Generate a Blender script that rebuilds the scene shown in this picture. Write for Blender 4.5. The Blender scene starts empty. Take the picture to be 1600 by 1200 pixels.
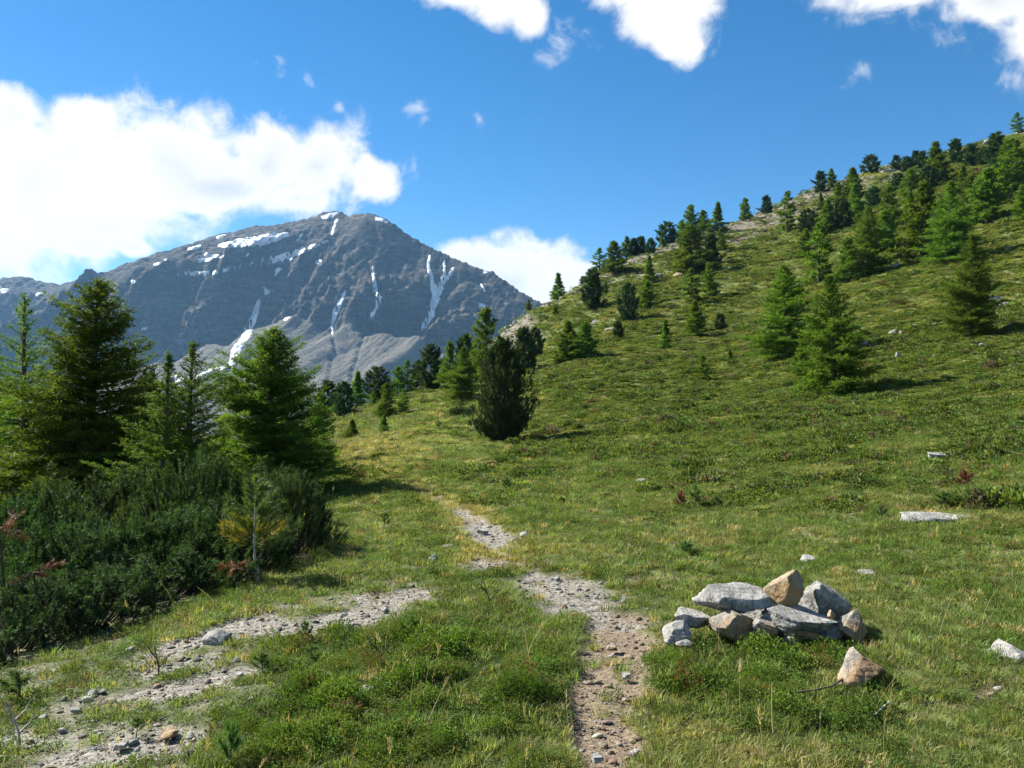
import bpy, math, random
import numpy as np
from mathutils import Vector, Matrix

R = math.radians
S = bpy.context.scene
COL = S.collection

# ------------------------------------------------------------------ camera
EYE = 1.6
F = 1330.0                       # focal length in photo pixels (photo 1600 x 1200)
PITCH = math.atan(40.0 / F)      # horizon near row 640
cam_d = bpy.data.cameras.new('camera')
cam_d.sensor_width = 36.0
cam_d.lens = 36.0 * F / 1600.0
cam_d.clip_start = 0.1
cam_d.clip_end = 40000.0
cam = bpy.data.objects.new('camera', cam_d)
cam.location = (0, 0, EYE)
cam.rotation_euler = (math.pi / 2 + PITCH, 0, 0)
COL.objects.link(cam)
S.camera = cam

# ------------------------------------------------------------------ light
SUN_AZ = -60.0      # degrees from the viewing direction, negative = left
SUN_EL = 40.0
saz, sel = R(SUN_AZ), R(SUN_EL)
SUN_DIR = Vector((math.sin(saz) * math.cos(sel), math.cos(saz) * math.cos(sel), math.sin(sel)))
sd = bpy.data.lights.new('sun', 'SUN')
sd.energy = 5.0
sd.angle = R(0.53)
sd.color = (1.0, 0.95, 0.86)
sun = bpy.data.objects.new('sun', sd)
sun.rotation_euler = (-SUN_DIR).to_track_quat('-Z', 'Y').to_euler()
sun.location = (-40, 30, 60)
COL.objects.link(sun)

S.view_settings.view_transform = 'Standard'
S.view_settings.look = 'None'
S.view_settings.gamma = 1.0
S.view_settings.use_curve_mapping = False
S.view_settings.exposure = 1.55
S.cycles.use_denoising = True
S.cycles.max_bounces = 6
S.cycles.diffuse_bounces = 3
S.cycles.glossy_bounces = 2
S.cycles.transmission_bounces = 3
S.cycles.transparent_max_bounces = 6
S.cycles.volume_bounces = 1
S.cycles.use_adaptive_sampling = True
S.cycles.adaptive_threshold = 0.015


def pix_dir(px, py):
    dx = (px - 800.0) / F
    dy = (600.0 - py) / F
    c, s = math.cos(PITCH), math.sin(PITCH)
    return np.array([dx, c - s * dy, s + c * dy])


def pix_at(px, py, D):
    """point on the pixel's ray at forward distance D"""
    d = pix_dir(px, py)
    d = d * (D / d[1])
    return np.array([d[0], d[1], d[2] + EYE])


def to_pix(x, y, z):
    c, s = math.cos(PITCH), math.sin(PITCH)
    zz = z - EYE
    f = y * c + zz * s
    u = -y * s + zz * c
    return 800 + F * x / f, 600 - F * u / f


# ------------------------------------------------------------------ sky with clouds
def build_world():
    w = bpy.data.worlds.new('World')
    S.world = w
    w.use_nodes = True
    nt = w.node_tree
    nt.nodes.clear()
    N, L = nt.nodes, nt.links

    def val(v):
        n = N.new('ShaderNodeValue'); n.outputs[0].default_value = v; return n.outputs[0]

    def mth(op, a, b=None, c=None, clamp=False):
        n = N.new('ShaderNodeMath'); n.operation = op; n.use_clamp = clamp
        for i, q in enumerate((a, b, c)):
            if q is None: continue
            if isinstance(q, (int, float)): n.inputs[i].default_value = q
            else: L.new(q, n.inputs[i])
        return n.outputs[0]

    def smooth(x, lo, hi, to0=0.0, to1=1.0):
        n = N.new('ShaderNodeMapRange'); n.interpolation_type = 'SMOOTHSTEP'
        L.new(x, n.inputs[0])
        n.inputs[1].default_value = lo; n.inputs[2].default_value = hi
        n.inputs[3].default_value = to0; n.inputs[4].default_value = to1
        return n.outputs[0]

    def noise(vec, scale, detail, rough=0.55, dist=0.0, off=None):
        n = N.new('ShaderNodeTexNoise'); n.noise_dimensions = '3D'
        n.inputs['Scale'].default_value = scale
        n.inputs['Detail'].default_value = detail
        n.inputs['Roughness'].default_value = rough
        n.inputs['Distortion'].default_value = dist
        if off is not None:
            a = N.new('ShaderNodeVectorMath'); a.operation = 'ADD'
            L.new(vec, a.inputs[0]); a.inputs[1].default_value = off
            vec = a.outputs[0]
        L.new(vec, n.inputs['Vector'])
        return n.outputs['Fac']

    tc = N.new('ShaderNodeTexCoord')
    vec = tc.outputs['Generated']
    sep = N.new('ShaderNodeSeparateXYZ'); L.new(vec, sep.inputs[0])
    az = mth('ARCTAN2', sep.outputs[0], sep.outputs[1])
    el = mth('ARCSINE', sep.outputs[2])

    def ae(px, py):
        d = pix_dir(px, py); d = d / np.linalg.norm(d)
        return math.atan2(d[0], d[1]), math.asin(d[2])

    cv = N.new('ShaderNodeCombineXYZ'); L.new(az, cv.inputs[0]); L.new(el, cv.inputs[1])

    def field(blobs, base):
        cur = base
        for (px, py, a, b) in blobs:
            ca, ce = ae(px, py)
            m = N.new('ShaderNodeVectorMath'); m.operation = 'MULTIPLY_ADD'
            L.new(cv.outputs[0], m.inputs[0])
            m.inputs[1].default_value = (F / a, F / b, 0); m.inputs[2].default_value = (-ca * F / a, -ce * F / b, 0)
            ln = N.new('ShaderNodeVectorMath'); ln.operation = 'LENGTH'; L.new(m.outputs[0], ln.inputs[0])
            cur = ln.outputs['Value'] if cur is None else mth('SMOOTH_MIN', cur, ln.outputs['Value'], 0.12)
        return mth('SUBTRACT', 1.0, cur)

    # outside the picture the same broken cumulus goes on
    far = mth('MULTIPLY_ADD', noise(vec, 2.3, 1, 0.5), 5.0, -2.95)
    inside = mth('MULTIPLY', smooth(mth('ABSOLUTE', az), 0.62, 0.86), 1.0)
    inside = mth('MAXIMUM', inside, smooth(el, 0.52, 0.72))
    inside = mth('MULTIPLY', inside, smooth(el, 0.02, 0.2))
    outf = mth('MULTIPLY_ADD', mth('SUBTRACT', far, -3.0), inside, -3.0)

    thick = [(20, 290, 210, 125), (150, 262, 180, 112), (280, 250, 160, 98), (420, 258, 110, 82), (500, 262, 90, 72),
             (575, 275, 48, 42), (70, 345, 170, 56), (150, 350, 110, 44), (345, 292, 160, 44), (460, 308, 110, 40), (130, 380, 80, 26), (205, 385, 34, 20), (130, 190, 70, 46),
             (20, 180, 55, 55), (-120, 300, 260, 150),
             (800, 440, 110, 78), (745, 412, 70, 44), (880, 450, 62, 48), (950, 500, 90, 60),
             (795, -10, 75, 55), (730, -25, 110, 42), (830, 25, 42, 40),
             (1040, 10, 92, 62), (1060, 62, 52, 42), (1010, -30, 120, 50),
             (1575, -22, 100, 50), (1450, -42, 150, 40), (1680, 30, 90, 90)]
    wisps = [(438, 100, 20, 20), (400, 100, 16, 14), (482, 122, 22, 16), (650, 172, 34, 26), (748, 188, 12, 18),
             (1350, 112, 34, 26), (1575, 120, 50, 26), (558, 200, 26, 40), (565, 235, 20, 32), (530, 165, 14, 14), (1320, 30, 45, 30), (1290, 30, 16, 14),
             (880, 50, 60, 60), (1080, 40, 90, 70), (1520, 30, 110, 60), (1420, 5, 120, 30), (1585, 85, 60, 60), (630, 260, 40, 50), (560, 330, 50, 26)]
    n_big = noise(vec, 9.0, 6, 0.60, 0.35)
    n_fine = noise(vec, 26.0, 5, 0.62, 0.6, (3.1, 1.7, 5.2))
    ff = field(thick, mth('SUBTRACT', 1.0, outf))
    ff = mth('ADD', ff, mth('MULTIPLY', mth('SUBTRACT', n_big, 0.5), 1.7))
    ff = mth('ADD', ff, mth('MULTIPLY', mth('SUBTRACT', n_fine, 0.5), 0.75))
    dens = smooth(ff, -0.04, 0.46)
    fw = field(wisps, None)
    fw = mth('ADD', fw, mth('MULTIPLY', mth('SUBTRACT', n_fine, 0.56), 3.8))
    densw = mth('MULTIPLY', smooth(fw, 0.15, 1.5), 0.62)
    dens = mth('MAXIMUM', dens, densw)
    dens = mth('MULTIPLY', dens, 0.985)

    sky = N.new('ShaderNodeTexSky'); sky.sky_type = 'NISHITA'
    sky.sun_disc = False
    sky.sun_elevation = sel
    sky.sun_rotation = saz
    sky.altitude = 2200.0
    sky.air_density = 1.0
    sky.dust_density = 0.35
    sky.ozone_density = 1.2
    bg = N.new('ShaderNodeBackground'); bg.inputs[1].default_value = SKY
    hs = N.new('ShaderNodeHueSaturation'); hs.inputs['Hue'].default_value = 0.498; hs.inputs['Saturation'].default_value = 1.42
    L.new(sky.outputs[0], hs.inputs['Color']); L.new(hs.outputs[0], bg.inputs[0])
    # cloud brightness: greyer where thick and towards the base
    core = smooth(ff, 0.35, 1.25)
    grey = mth('MULTIPLY', core, smooth(noise(vec, 6.0, 2, 0.5, 0.2, (9.0, 2.0, 4.0)), 0.42, 0.66))
    cr = N.new('ShaderNodeMix'); cr.data_type = 'RGBA'
    L.new(grey, cr.inputs[0])
    cr.inputs[6].default_value = (1.0, 0.985, 0.96, 1)
    cr.inputs[7].default_value = (0.66, 0.69, 0.74, 1)
    cb = N.new('ShaderNodeBackground'); cb.inputs[1].default_value = CLOUD
    L.new(cr.outputs[2], cb.inputs[0])
    mix = N.new('ShaderNodeMixShader')
    L.new(dens, mix.inputs[0]); L.new(bg.outputs[0], mix.inputs[1]); L.new(cb.outputs[0], mix.inputs[2])
    out = N.new('ShaderNodeOutputWorld'); L.new(mix.outputs[0], out.inputs[0])
    w.cycles.sampling_method = 'MANUAL'
    w.cycles.sample_map_resolution = 256


SKY = 0.052
CLOUD = 0.375
build_world()

# ------------------------------------------------------------------ numeric noise
def _hash(ix, iy, seed):
    h = (ix.astype(np.int64) * 374761393 + iy.astype(np.int64) * 668265263 + seed * 1442695041) & 0x7fffffff
    h = ((h ^ (h >> 13)) * 1274126177) & 0x7fffffff
    return (h ^ (h >> 16)) & 0x7fffffff


def noise2(x, y, seed=0):
    """gradient noise, about -1..1"""
    x = np.asarray(x, float); y = np.asarray(y, float)
    x0 = np.floor(x); y0 = np.floor(y)
    fx = x - x0; fy = y - y0
    u = fx * fx * fx * (fx * (fx * 6 - 15) + 10)
    v = fy * fy * fy * (fy * (fy * 6 - 15) + 10)

    def g(ix, iy, dx, dy):
        a = _hash(ix, iy, seed) * (2 * math.pi / 0x7fffffff)
        return np.cos(a) * dx + np.sin(a) * dy
    a = g(x0, y0, fx, fy); b = g(x0 + 1, y0, fx - 1, fy)
    c = g(x0, y0 + 1, fx, fy - 1); d = g(x0 + 1, y0 + 1, fx - 1, fy - 1)
    return (a + (b - a) * u + (c - a) * v + (a - b - c + d) * u * v) * 1.5


def fbm(x, y, seed=0, octv=4, gain=0.5):
    s = 0.0; amp = 1.0; t = 0.0
    for i in range(octv):
        s = s + amp * noise2(x * 2 ** i + 17.3 * i, y * 2 ** i - 9.1 * i, seed + i * 31)
        t += amp; amp *= gain
    return s / t


def sstep(x, a, b):
    t = np.clip((np.asarray(x, float) - a) / (b - a), 0, 1)
    return t * t * (3 - 2 * t)


# ------------------------------------------------------------------ mesh helpers
def mesh_np(name, verts, faces, mats=(), smooth=False, attrs=None):
    """faces: (n,3) or (n,4) int array, or list of such arrays"""
    if isinstance(faces, np.ndarray): faces = [faces]
    faces = [f for f in faces if len(f)]
    me = bpy.data.meshes.new(name)
    verts = np.asarray(verts, np.float32)
    me.vertices.add(len(verts))
    me.vertices.foreach_set('co', verts.ravel())
    nl = sum(f.size for f in faces); nf = sum(len(f) for f in faces)
    me.loops.add(nl); me.polygons.add(nf)
    me.loops.foreach_set('vertex_index', np.concatenate([f.ravel() for f in faces]).astype(np.int32))
    tot = np.concatenate([np.full(len(f), f.shape[1], np.int32) for f in faces])
    st = np.concatenate([[0], np.cumsum(tot)[:-1]]).astype(np.int32)
    me.polygons.foreach_set('loop_start', st)
    me.polygons.foreach_set('loop_total', tot)
    if smooth:
        me.polygons.foreach_set('use_smooth', np.ones(nf, bool))
    me.update(calc_edges=True)
    for m in mats: me.materials.append(m)
    if attrs:
        for k, v in attrs.items():
            v = np.asarray(v, np.float32)
            if v.ndim == 1:
                a = me.attributes.new(k, 'FLOAT', 'POINT'); a.data.foreach_set('value', v)
            else:
                a = me.attributes.new(k, 'FLOAT_COLOR', 'POINT')
                if v.shape[1] == 3: v = np.concatenate([v, np.ones((len(v), 1), np.float32)], 1)
                a.data.foreach_set('color', v.ravel())
    return me


def obj(name, me, parent=None, loc=None):
    o = bpy.data.objects.new(name, me)
    COL.objects.link(o)
    if parent is not None: o.parent = parent
    if loc is not None: o.location = loc
    return o


def tag(o, label=None, cat=None, group=None, kind=None):
    if label: o['label'] = label
    if cat: o['category'] = cat
    if group: o['group'] = group
    if kind: o['kind'] = kind
    return o


# ------------------------------------------------------------------ materials
class NT:
    def __init__(self, name):
        self.m = bpy.data.materials.new(name)
        self.m.use_nodes = True
        self.t = self.m.node_tree
        self.N, self.L = self.t.nodes, self.t.links
        self.b = self.N['Principled BSDF']
        self.out = self.N['Material Output']

    def node(self, kind, **kw):
        n = self.N.new(kind)
        for k, v in kw.items(): setattr(n, k, v)
        return n

    def put(self, sock, v):
        if hasattr(v, 'is_output') or isinstance(v, bpy.types.NodeSocket): self.L.new(v, sock)
        else: sock.default_value = v

    def noise(self, scale, detail=4, rough=0.55, vec=None, dist=0.0):
        n = self.node('ShaderNodeTexNoise')
        n.inputs['Scale'].default_value = scale
        n.inputs['Detail'].default_value = detail
        n.inputs['Roughness'].default_value = rough
        n.inputs['Distortion'].default_value = dist
        if vec is not None: self.L.new(vec, n.inputs['Vector'])
        return n.outputs['Fac']

    def ramp(self, x, stops):
        n = self.node('ShaderNodeValToRGB')
        e = n.color_ramp.elements
        while len(e) < len(stops): e.new(0.5)
        for i, (p, c) in enumerate(stops):
            e[i].position = p
            e[i].color = c if len(c) == 4 else (*c, 1)
        self.L.new(x, n.inputs[0])
        return n.outputs[0]

    def mix(self, f, a, b, blend='MIX'):
        n = self.node('ShaderNodeMix', data_type='RGBA', blend_type=blend)
        for s, v in ((n.inputs[0], f), (n.inputs[6], a), (n.inputs[7], b)):
            if isinstance(v, tuple) and len(v) == 3: v = (*v, 1)
            self.put(s, v)
        return n.outputs[2]

    def math(self, op, a, b=0.0, clamp=False):
        n = self.node('ShaderNodeMath', operation=op, use_clamp=clamp)
        self.put(n.inputs[0], a); self.put(n.inputs[1], b)
        return n.outputs[0]

    def range(self, x, a, b, c=0.0, d=1.0, smooth=True):
        n = self.node('ShaderNodeMapRange')
        if smooth: n.interpolation_type = 'SMOOTHSTEP'
        self.put(n.inputs[0], x)
        for i, v in zip((1, 2, 3, 4), (a, b, c, d)): n.inputs[i].default_value = v
        return n.outputs[0]

    def attr(self, name, kind='GEOMETRY', out='Fac'):
        n = self.node('ShaderNodeAttribute', attribute_type=kind, attribute_name=name)
        return n.outputs[out]

    def coord(self, which='Object'):
        return self.node('ShaderNodeTexCoord').outputs[which]

    def pos(self):
        return self.node('ShaderNodeNewGeometry').outputs['Position']

    def bump(self, h, strength=0.5, dist=0.02):
        n = self.node('ShaderNodeBump')
        n.inputs['Strength'].default_value = strength
        n.inputs['Distance'].default_value = dist
        self.L.new(h, n.inputs['Height'])
        self.L.new(n.outputs[0], self.b.inputs['Normal'])

    def color(self, c, rough=0.8, spec=0.3):
        self.put(self.b.inputs['Base Color'], (*c, 1) if isinstance(c, tuple) and len(c) == 3 else c)
        self.b.inputs['Roughness'].default_value = rough
        self.b.inputs['Specular IOR Level'].default_value = spec
        return self.m


def leaf_mat(name, dark, light, trans=0.35, tint=(1.25, 1.2, 0.5), rough=0.5, scale=2.2, spec=0.25, obj_var=0.35):
    """foliage: two greens mixed by noise through the crown, plus light through the leaves"""
    n = NT(name)
    f = n.noise(scale, 3, 0.6, n.coord('Object'))
    f = n.range(f, 0.34, 0.66)
    c = n.mix(f, dark, light)
    rnd = n.node('ShaderNodeObjectInfo').outputs['Random']
    hs = n.node('ShaderNodeHueSaturation')
    n.put(hs.inputs['Hue'], n.range(rnd, 0, 1, 0.482, 0.514, False))
    n.put(hs.inputs['Value'], n.range(rnd, 0, 1, 1 - obj_var, 1 + obj_var, False))
    n.L.new(c, hs.inputs['Color'])
    c = hs.outputs[0]
    n.color(c, rough, spec)
    tr = n.node('ShaderNodeBsdfTranslucent')
    n.L.new(n.mix(1.0, c, (*tint, 1), 'MULTIPLY'), tr.inputs[0])
    ms = n.node('ShaderNodeMixShader'); ms.inputs[0].default_value = trans
    n.L.new(n.b.outputs[0], ms.inputs[1]); n.L.new(tr.outputs[0], ms.inputs[2])
    n.L.new(ms.outputs[0], n.out.inputs[0])
    return n.m


def tint_mat(name, trans=0.35, rough=0.6, spec=0.2):
    """ground plants: colour comes from each plant's own tint"""
    n = NT(name)
    c = n.attr('col', 'INSTANCER', 'Color')
    g = n.node('ShaderNodeNewGeometry').outputs['Random Per Island']
    hs = n.node('ShaderNodeHueSaturation')
    n.put(hs.inputs['Value'], n.range(g, 0, 1, 0.62, 1.38, False))
    n.put(hs.inputs['Hue'], n.range(g, 0, 1, 0.485, 0.51, False))
    n.L.new(c, hs.inputs['Color'])
    c = hs.outputs[0]
    n.color(c, rough, spec)
    tr = n.node('ShaderNodeBsdfTranslucent')
    n.L.new(n.mix(1.0, c, (1.25, 1.2, 0.55, 1), 'MULTIPLY'), tr.inputs[0])
    ms = n.node('ShaderNodeMixShader'); ms.inputs[0].default_value = trans
    n.L.new(n.b.outputs[0], ms.inputs[1]); n.L.new(tr.outputs[0], ms.inputs[2])
    n.L.new(ms.outputs[0], n.out.inputs[0])
    return n.m

# ================================================================== terrain
CTRL = []          # (theta, ln r, z / r)


def _add(x, y, z):
    r = math.hypot(x, y)
    CTRL.append((math.atan2(x, y), math.log(r), z / r))


def cp(px, py, D):
    p = pix_at(px, py, D); _add(*p)


def cz(px, D, z):
    d = pix_dir(px, 640); _add(d[0] / d[1] * D, D, z)


# flat ground by the path, cairn and the meadow
for px in (100, 500, 900, 1300, 1560): cz(px, 3.0, 0.0)
cz(20, 4.0, -0.06); cz(0, 5.8, -0.22); cz(240, 7.2, -0.16); cz(430, 8.6, -0.10)
cz(1200, 5.9, 0.02); cz(1580, 5.6, 0.10); cz(800, 6.5, 0.0)
cz(760, 10.6, 0.0); cz(1120, 9.5, 0.05); cz(1450, 10.4, 0.30); cz(1600, 9.0, 0.30)
cz(700, 14.5, 0.0); cz(1000, 15.5, 0.12); cz(1470, 16.4, 0.72); cz(1250, 17, 0.42)
cz(600, 24, 0.12); cz(800, 24, 0.12); cz(1000, 24, 0.30)
cp(788, 690, 37); cp(550, 684, 45); cp(690, 660, 47); cp(620, 670, 47); cp(900, 662, 42); cp(1000, 650, 41)
cp(1300, 618, 42); cp(1230, 560, 59); cp(1600, 600, 33); cp(1520, 525, 53); cp(1130, 595, 59); cp(1450, 640, 30); cp(1200, 655, 34)
cp(600, 648, 62); cp(722, 625, 66); cp(900, 566, 78); cp(1000, 530, 92); cp(1090, 525, 94); cp(1000, 590, 62)
cp(1110, 462, 122); cp(1240, 440, 118); cp(1350, 443, 98); cp(1480, 408, 97); cp(1600, 420, 78)
cp(1440, 320, 150); cp(1600, 325, 122); cp(1290, 365, 158); cp(1160, 400, 152)
cp(982, 500, 112); cp(926, 483, 128); cp(830, 560, 100); cp(860, 520, 120)
# left: falls away into the valley
for px, D, z in ((-150, 8, -0.7), (0, 10, -0.7), (-150, 15, -1.9), (60, 16, -1.35), (150, 16, -1.15), (270, 13.5, -0.62),
                 (430, 12, -0.2), (430, 18.5, -0.40), (300, 24, -1.7), (100, 30, -4.2), (-200, 40, -9), (300, 45, -5), (430, 34, -1.1), (200, 80, -20),
                 (430, 60, -4.5), (400, 100, -14), (-200, 100, -34), (100, 160, -50), (420, 170, -35)):
    cz(px, D, z)
RIDGE_PX = [(480, 660, 88), (540, 648, 90), (600, 632, 93), (650, 612, 97), (700, 592, 104), (760, 545, 122), (830, 484, 148), (880, 460, 156),
            (930, 425, 166), (1000, 396, 174), (1060, 375, 180), (1140, 350, 188), (1200, 328, 196), (1270, 299, 208), (1360, 268, 224),
            (1430, 252, 238), (1500, 231, 252), (1600, 205, 270), (1700, 178, 292), (1900, 130, 330)]
for px, py, D in RIDGE_PX:
    cp(px, py, D)
# behind and beside the camera
for a, s in ((62, 0.10), (80, 0.09)):
    for r in (3, 8, 20, 60):
        _add(r * math.sin(R(a)), r * math.cos(R(a)), s * r * min(1, r / 20.0))
    _add(200 * math.sin(R(a)), 200 * math.cos(R(a)), 55)
    _add(400 * math.sin(R(a)), 400 * math.cos(R(a)), 110)
for a in (-62, -80):
    for r, z in ((3, -0.05), (8, -0.7), (20, -2.8), (60, -14), (200, -60)):
        _add(r * math.sin(R(a)), r * math.cos(R(a)), z)
CTRL = np.array(CTRL)
CREST_T = np.array([math.atan2((p[0] - 800) / F, 1) for p in RIDGE_PX])
CREST_R = np.array([math.hypot(*pix_at(*p)[:2]) for p in RIDGE_PX])
_TS = 2.6


def _ker(a, b):
    d2 = (a[:, None, 0] - b[None, :, 0]) ** 2 * _TS ** 2 + (a[:, None, 1] - b[None, :, 1]) ** 2
    return -np.sqrt(d2 + 0.15 ** 2)


_n = len(CTRL)
_K = _ker(CTRL, CTRL) + np.eye(_n) * 0.0
_P = np.c_[np.ones(_n), CTRL[:, 0] * _TS, CTRL[:, 1]]
_A = np.block([[_K, _P], [_P.T, np.zeros((3, 3))]])
_W = np.linalg.solve(_A, np.r_[CTRL[:, 2], 0, 0, 0])


def _rbf(th, lr):
    q = np.c_[th, lr]
    out = np.empty(len(q))
    for i in range(0, len(q), 20000):
        s = q[i:i + 20000]
        out[i:i + 20000] = _ker(s, CTRL) @ _W[:_n] + _W[_n] + _W[_n + 1] * s[:, 0] * _TS + _W[_n + 2] * s[:, 1]
    return out


_GT = np.radians(np.linspace(-82, 82, 165))
_GL = np.linspace(math.log(2.4), math.log(520), 150)
_tt, _ll = np.meshgrid(_GT, _GL, indexing='ij')
_GZ = _rbf(_tt.ravel(), _ll.ravel()).reshape(_tt.shape)


def _interp(th, lr):
    u = np.clip((th - _GT[0]) / (_GT[1] - _GT[0]), 0, len(_GT) - 1.001)
    v = np.clip((lr - _GL[0]) / (_GL[1] - _GL[0]), 0, len(_GL) - 1.001)
    i = u.astype(int); j = v.astype(int); fu = u - i; fv = v - j

    def cub(f, a, b, c, d):
        return b + 0.5 * f * (c - a + f * (2 * a - 5 * b + 4 * c - d + f * (3 * (b - c) + d - a)))
    cols = []
    for di in (-1, 0, 1, 2):
        ii = np.clip(i + di, 0, len(_GT) - 1)
        row = [_GZ[ii, np.clip(j + dj, 0, len(_GL) - 1)] for dj in (-1, 0, 1, 2)]
        cols.append(cub(fv, *row))
    return cub(fu, *cols)


def h_smooth(x, y):
    x = np.atleast_1d(np.asarray(x, float)); y = np.atleast_1d(np.asarray(y, float))
    r = np.hypot(x, y); th = np.arctan2(x, y)
    lr = np.log(np.maximum(r, 2.4))
    lim = math.radians(78)

    def side(t):
        t = np.clip(t, -lim, lim)
        rc = np.interp(t, CREST_T, CREST_R)
        zin = _interp(t, np.minimum(lr, np.log(rc))) * np.minimum(r, rc)
        over = np.maximum(r - rc, 0)
        return zin - 0.42 * over * over / (over + 16.0)
    k = sstep(np.abs(th), lim, math.pi) * 0.5
    z = (side(th) * (1 - k) + side(-th) * k) * sstep(r, 0.2, 2.4)
    z = np.minimum(z, 400)
    far = sstep(r, 380, 950)
    return z * (1 - far) + (-320.0) * far


def h_detail(x, y):
    r = np.hypot(x, y)
    a = 0.045 * fbm(x / 1.6, y / 1.6, 3, 3) + 0.012 * fbm(x / 0.35, y / 0.35, 8, 3)
    b = sstep(r, 13, 45) * (0.16 * fbm(x / 3.2, y / 2.2, 12, 3) + 0.10 * np.abs(noise2(x / 1.7, y / 1.2, 14)))
    c = sstep(r, 60, 150) * (1.3 * fbm(x / 28, y / 28, 21, 4) + 0.35 * fbm(x / 5, y / 5, 25, 3))
    m = 1.0 - sstep(r, 600, 1000) * 0.9
    return (a + b + c) * m


def H(x, y):
    return h_smooth(x, y) + h_detail(np.atleast_1d(np.asarray(x, float)), np.atleast_1d(np.asarray(y, float)))


def h1(x, y):
    return float(H(x, y)[0])


def hit(px, py, dmax=420.0):
    """where a pixel's ray meets the ground (its crest if it passes over)"""
    d = pix_dir(px, py)
    t = np.exp(np.linspace(math.log(2.6), math.log(dmax), 900)) / d[1]
    x, y, z = d[0] * t, d[1] * t, d[2] * t + EYE
    g = H(x, y)
    below = np.nonzero(z < g)[0]
    if len(below) and below[0] > 0:
        i = below[0]
        a = (z - g)[i - 1]; b = (g - z)[i]
        k = a / (a + b + 1e-9)
        xx = x[i - 1] + (x[i] - x[i - 1]) * k; yy = y[i - 1] + (y[i] - y[i - 1]) * k
    else:
        i = int(np.argmin((z - g) / t))
        xx, yy = x[i], y[i]
    return np.array([xx, yy, h1(xx, yy)])


def poly_dist(x, y, pts):
    """distance to a polyline of (x, y, halfwidth); returns distance / halfwidth"""
    best = np.full(x.shape, 1e9)
    for (x0, y0, w0), (x1, y1, w1) in zip(pts[:-1], pts[1:]):
        dx, dy = x1 - x0, y1 - y0
        t = np.clip(((x - x0) * dx + (y - y0) * dy) / (dx * dx + dy * dy + 1e-9), 0, 1)
        d = np.hypot(x - x0 - t * dx, y - y0 - t * dy) / (w0 + (w1 - w0) * t)
        best = np.minimum(best, d)
    return best


def pline(pp):
    out = []
    for px, py, wpx in pp:
        p = hit(px, py)
        out.append((p[0], p[1], wpx / F * p[1]))
    return out


PATH_DIRT = pline([(930, 1290, 60), (945, 1190, 62), (940, 1120, 72), (952, 1050, 72), (968, 1000, 58), (965, 965, 55)])
PATH_GRAVEL = [pline([(1010, 968, 66), (930, 950, 78), (890, 925, 84), (850, 905, 78), (800, 890, 76), (760, 883, 66), (715, 884, 24)]),
               pline([(1045, 945, 36), (985, 955, 50)]),
               pline([(690, 905, 18), (640, 920, 66), (580, 938, 105), (520, 958, 125), (450, 978, 118), (390, 1005, 100), (360, 1032, 64), (345, 1050, 30)]),
               pline([(400, 1040, 44), (290, 1075, 64), (180, 1100, 72), (60, 1125, 70), (-60, 1150, 70)]),
               pline([(110, 1190, 90), (250, 1160, 66)]),
               pline([(790, 850, 50), (765, 835, 42), (740, 812, 24), (710, 795, 14)]),
               pline([(420, 965, 34), (300, 1000, 40), (230, 1025, 40)])]
PATH_FAINT = pline([(760, 882, 60), (770, 840, 45), (720, 795, 34), (660, 765, 28), (610, 740, 24), (565, 715, 24), (560, 700, 20), (610, 683, 12), (650, 672, 10), (700, 655, 8), (665, 645, 8)])


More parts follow.
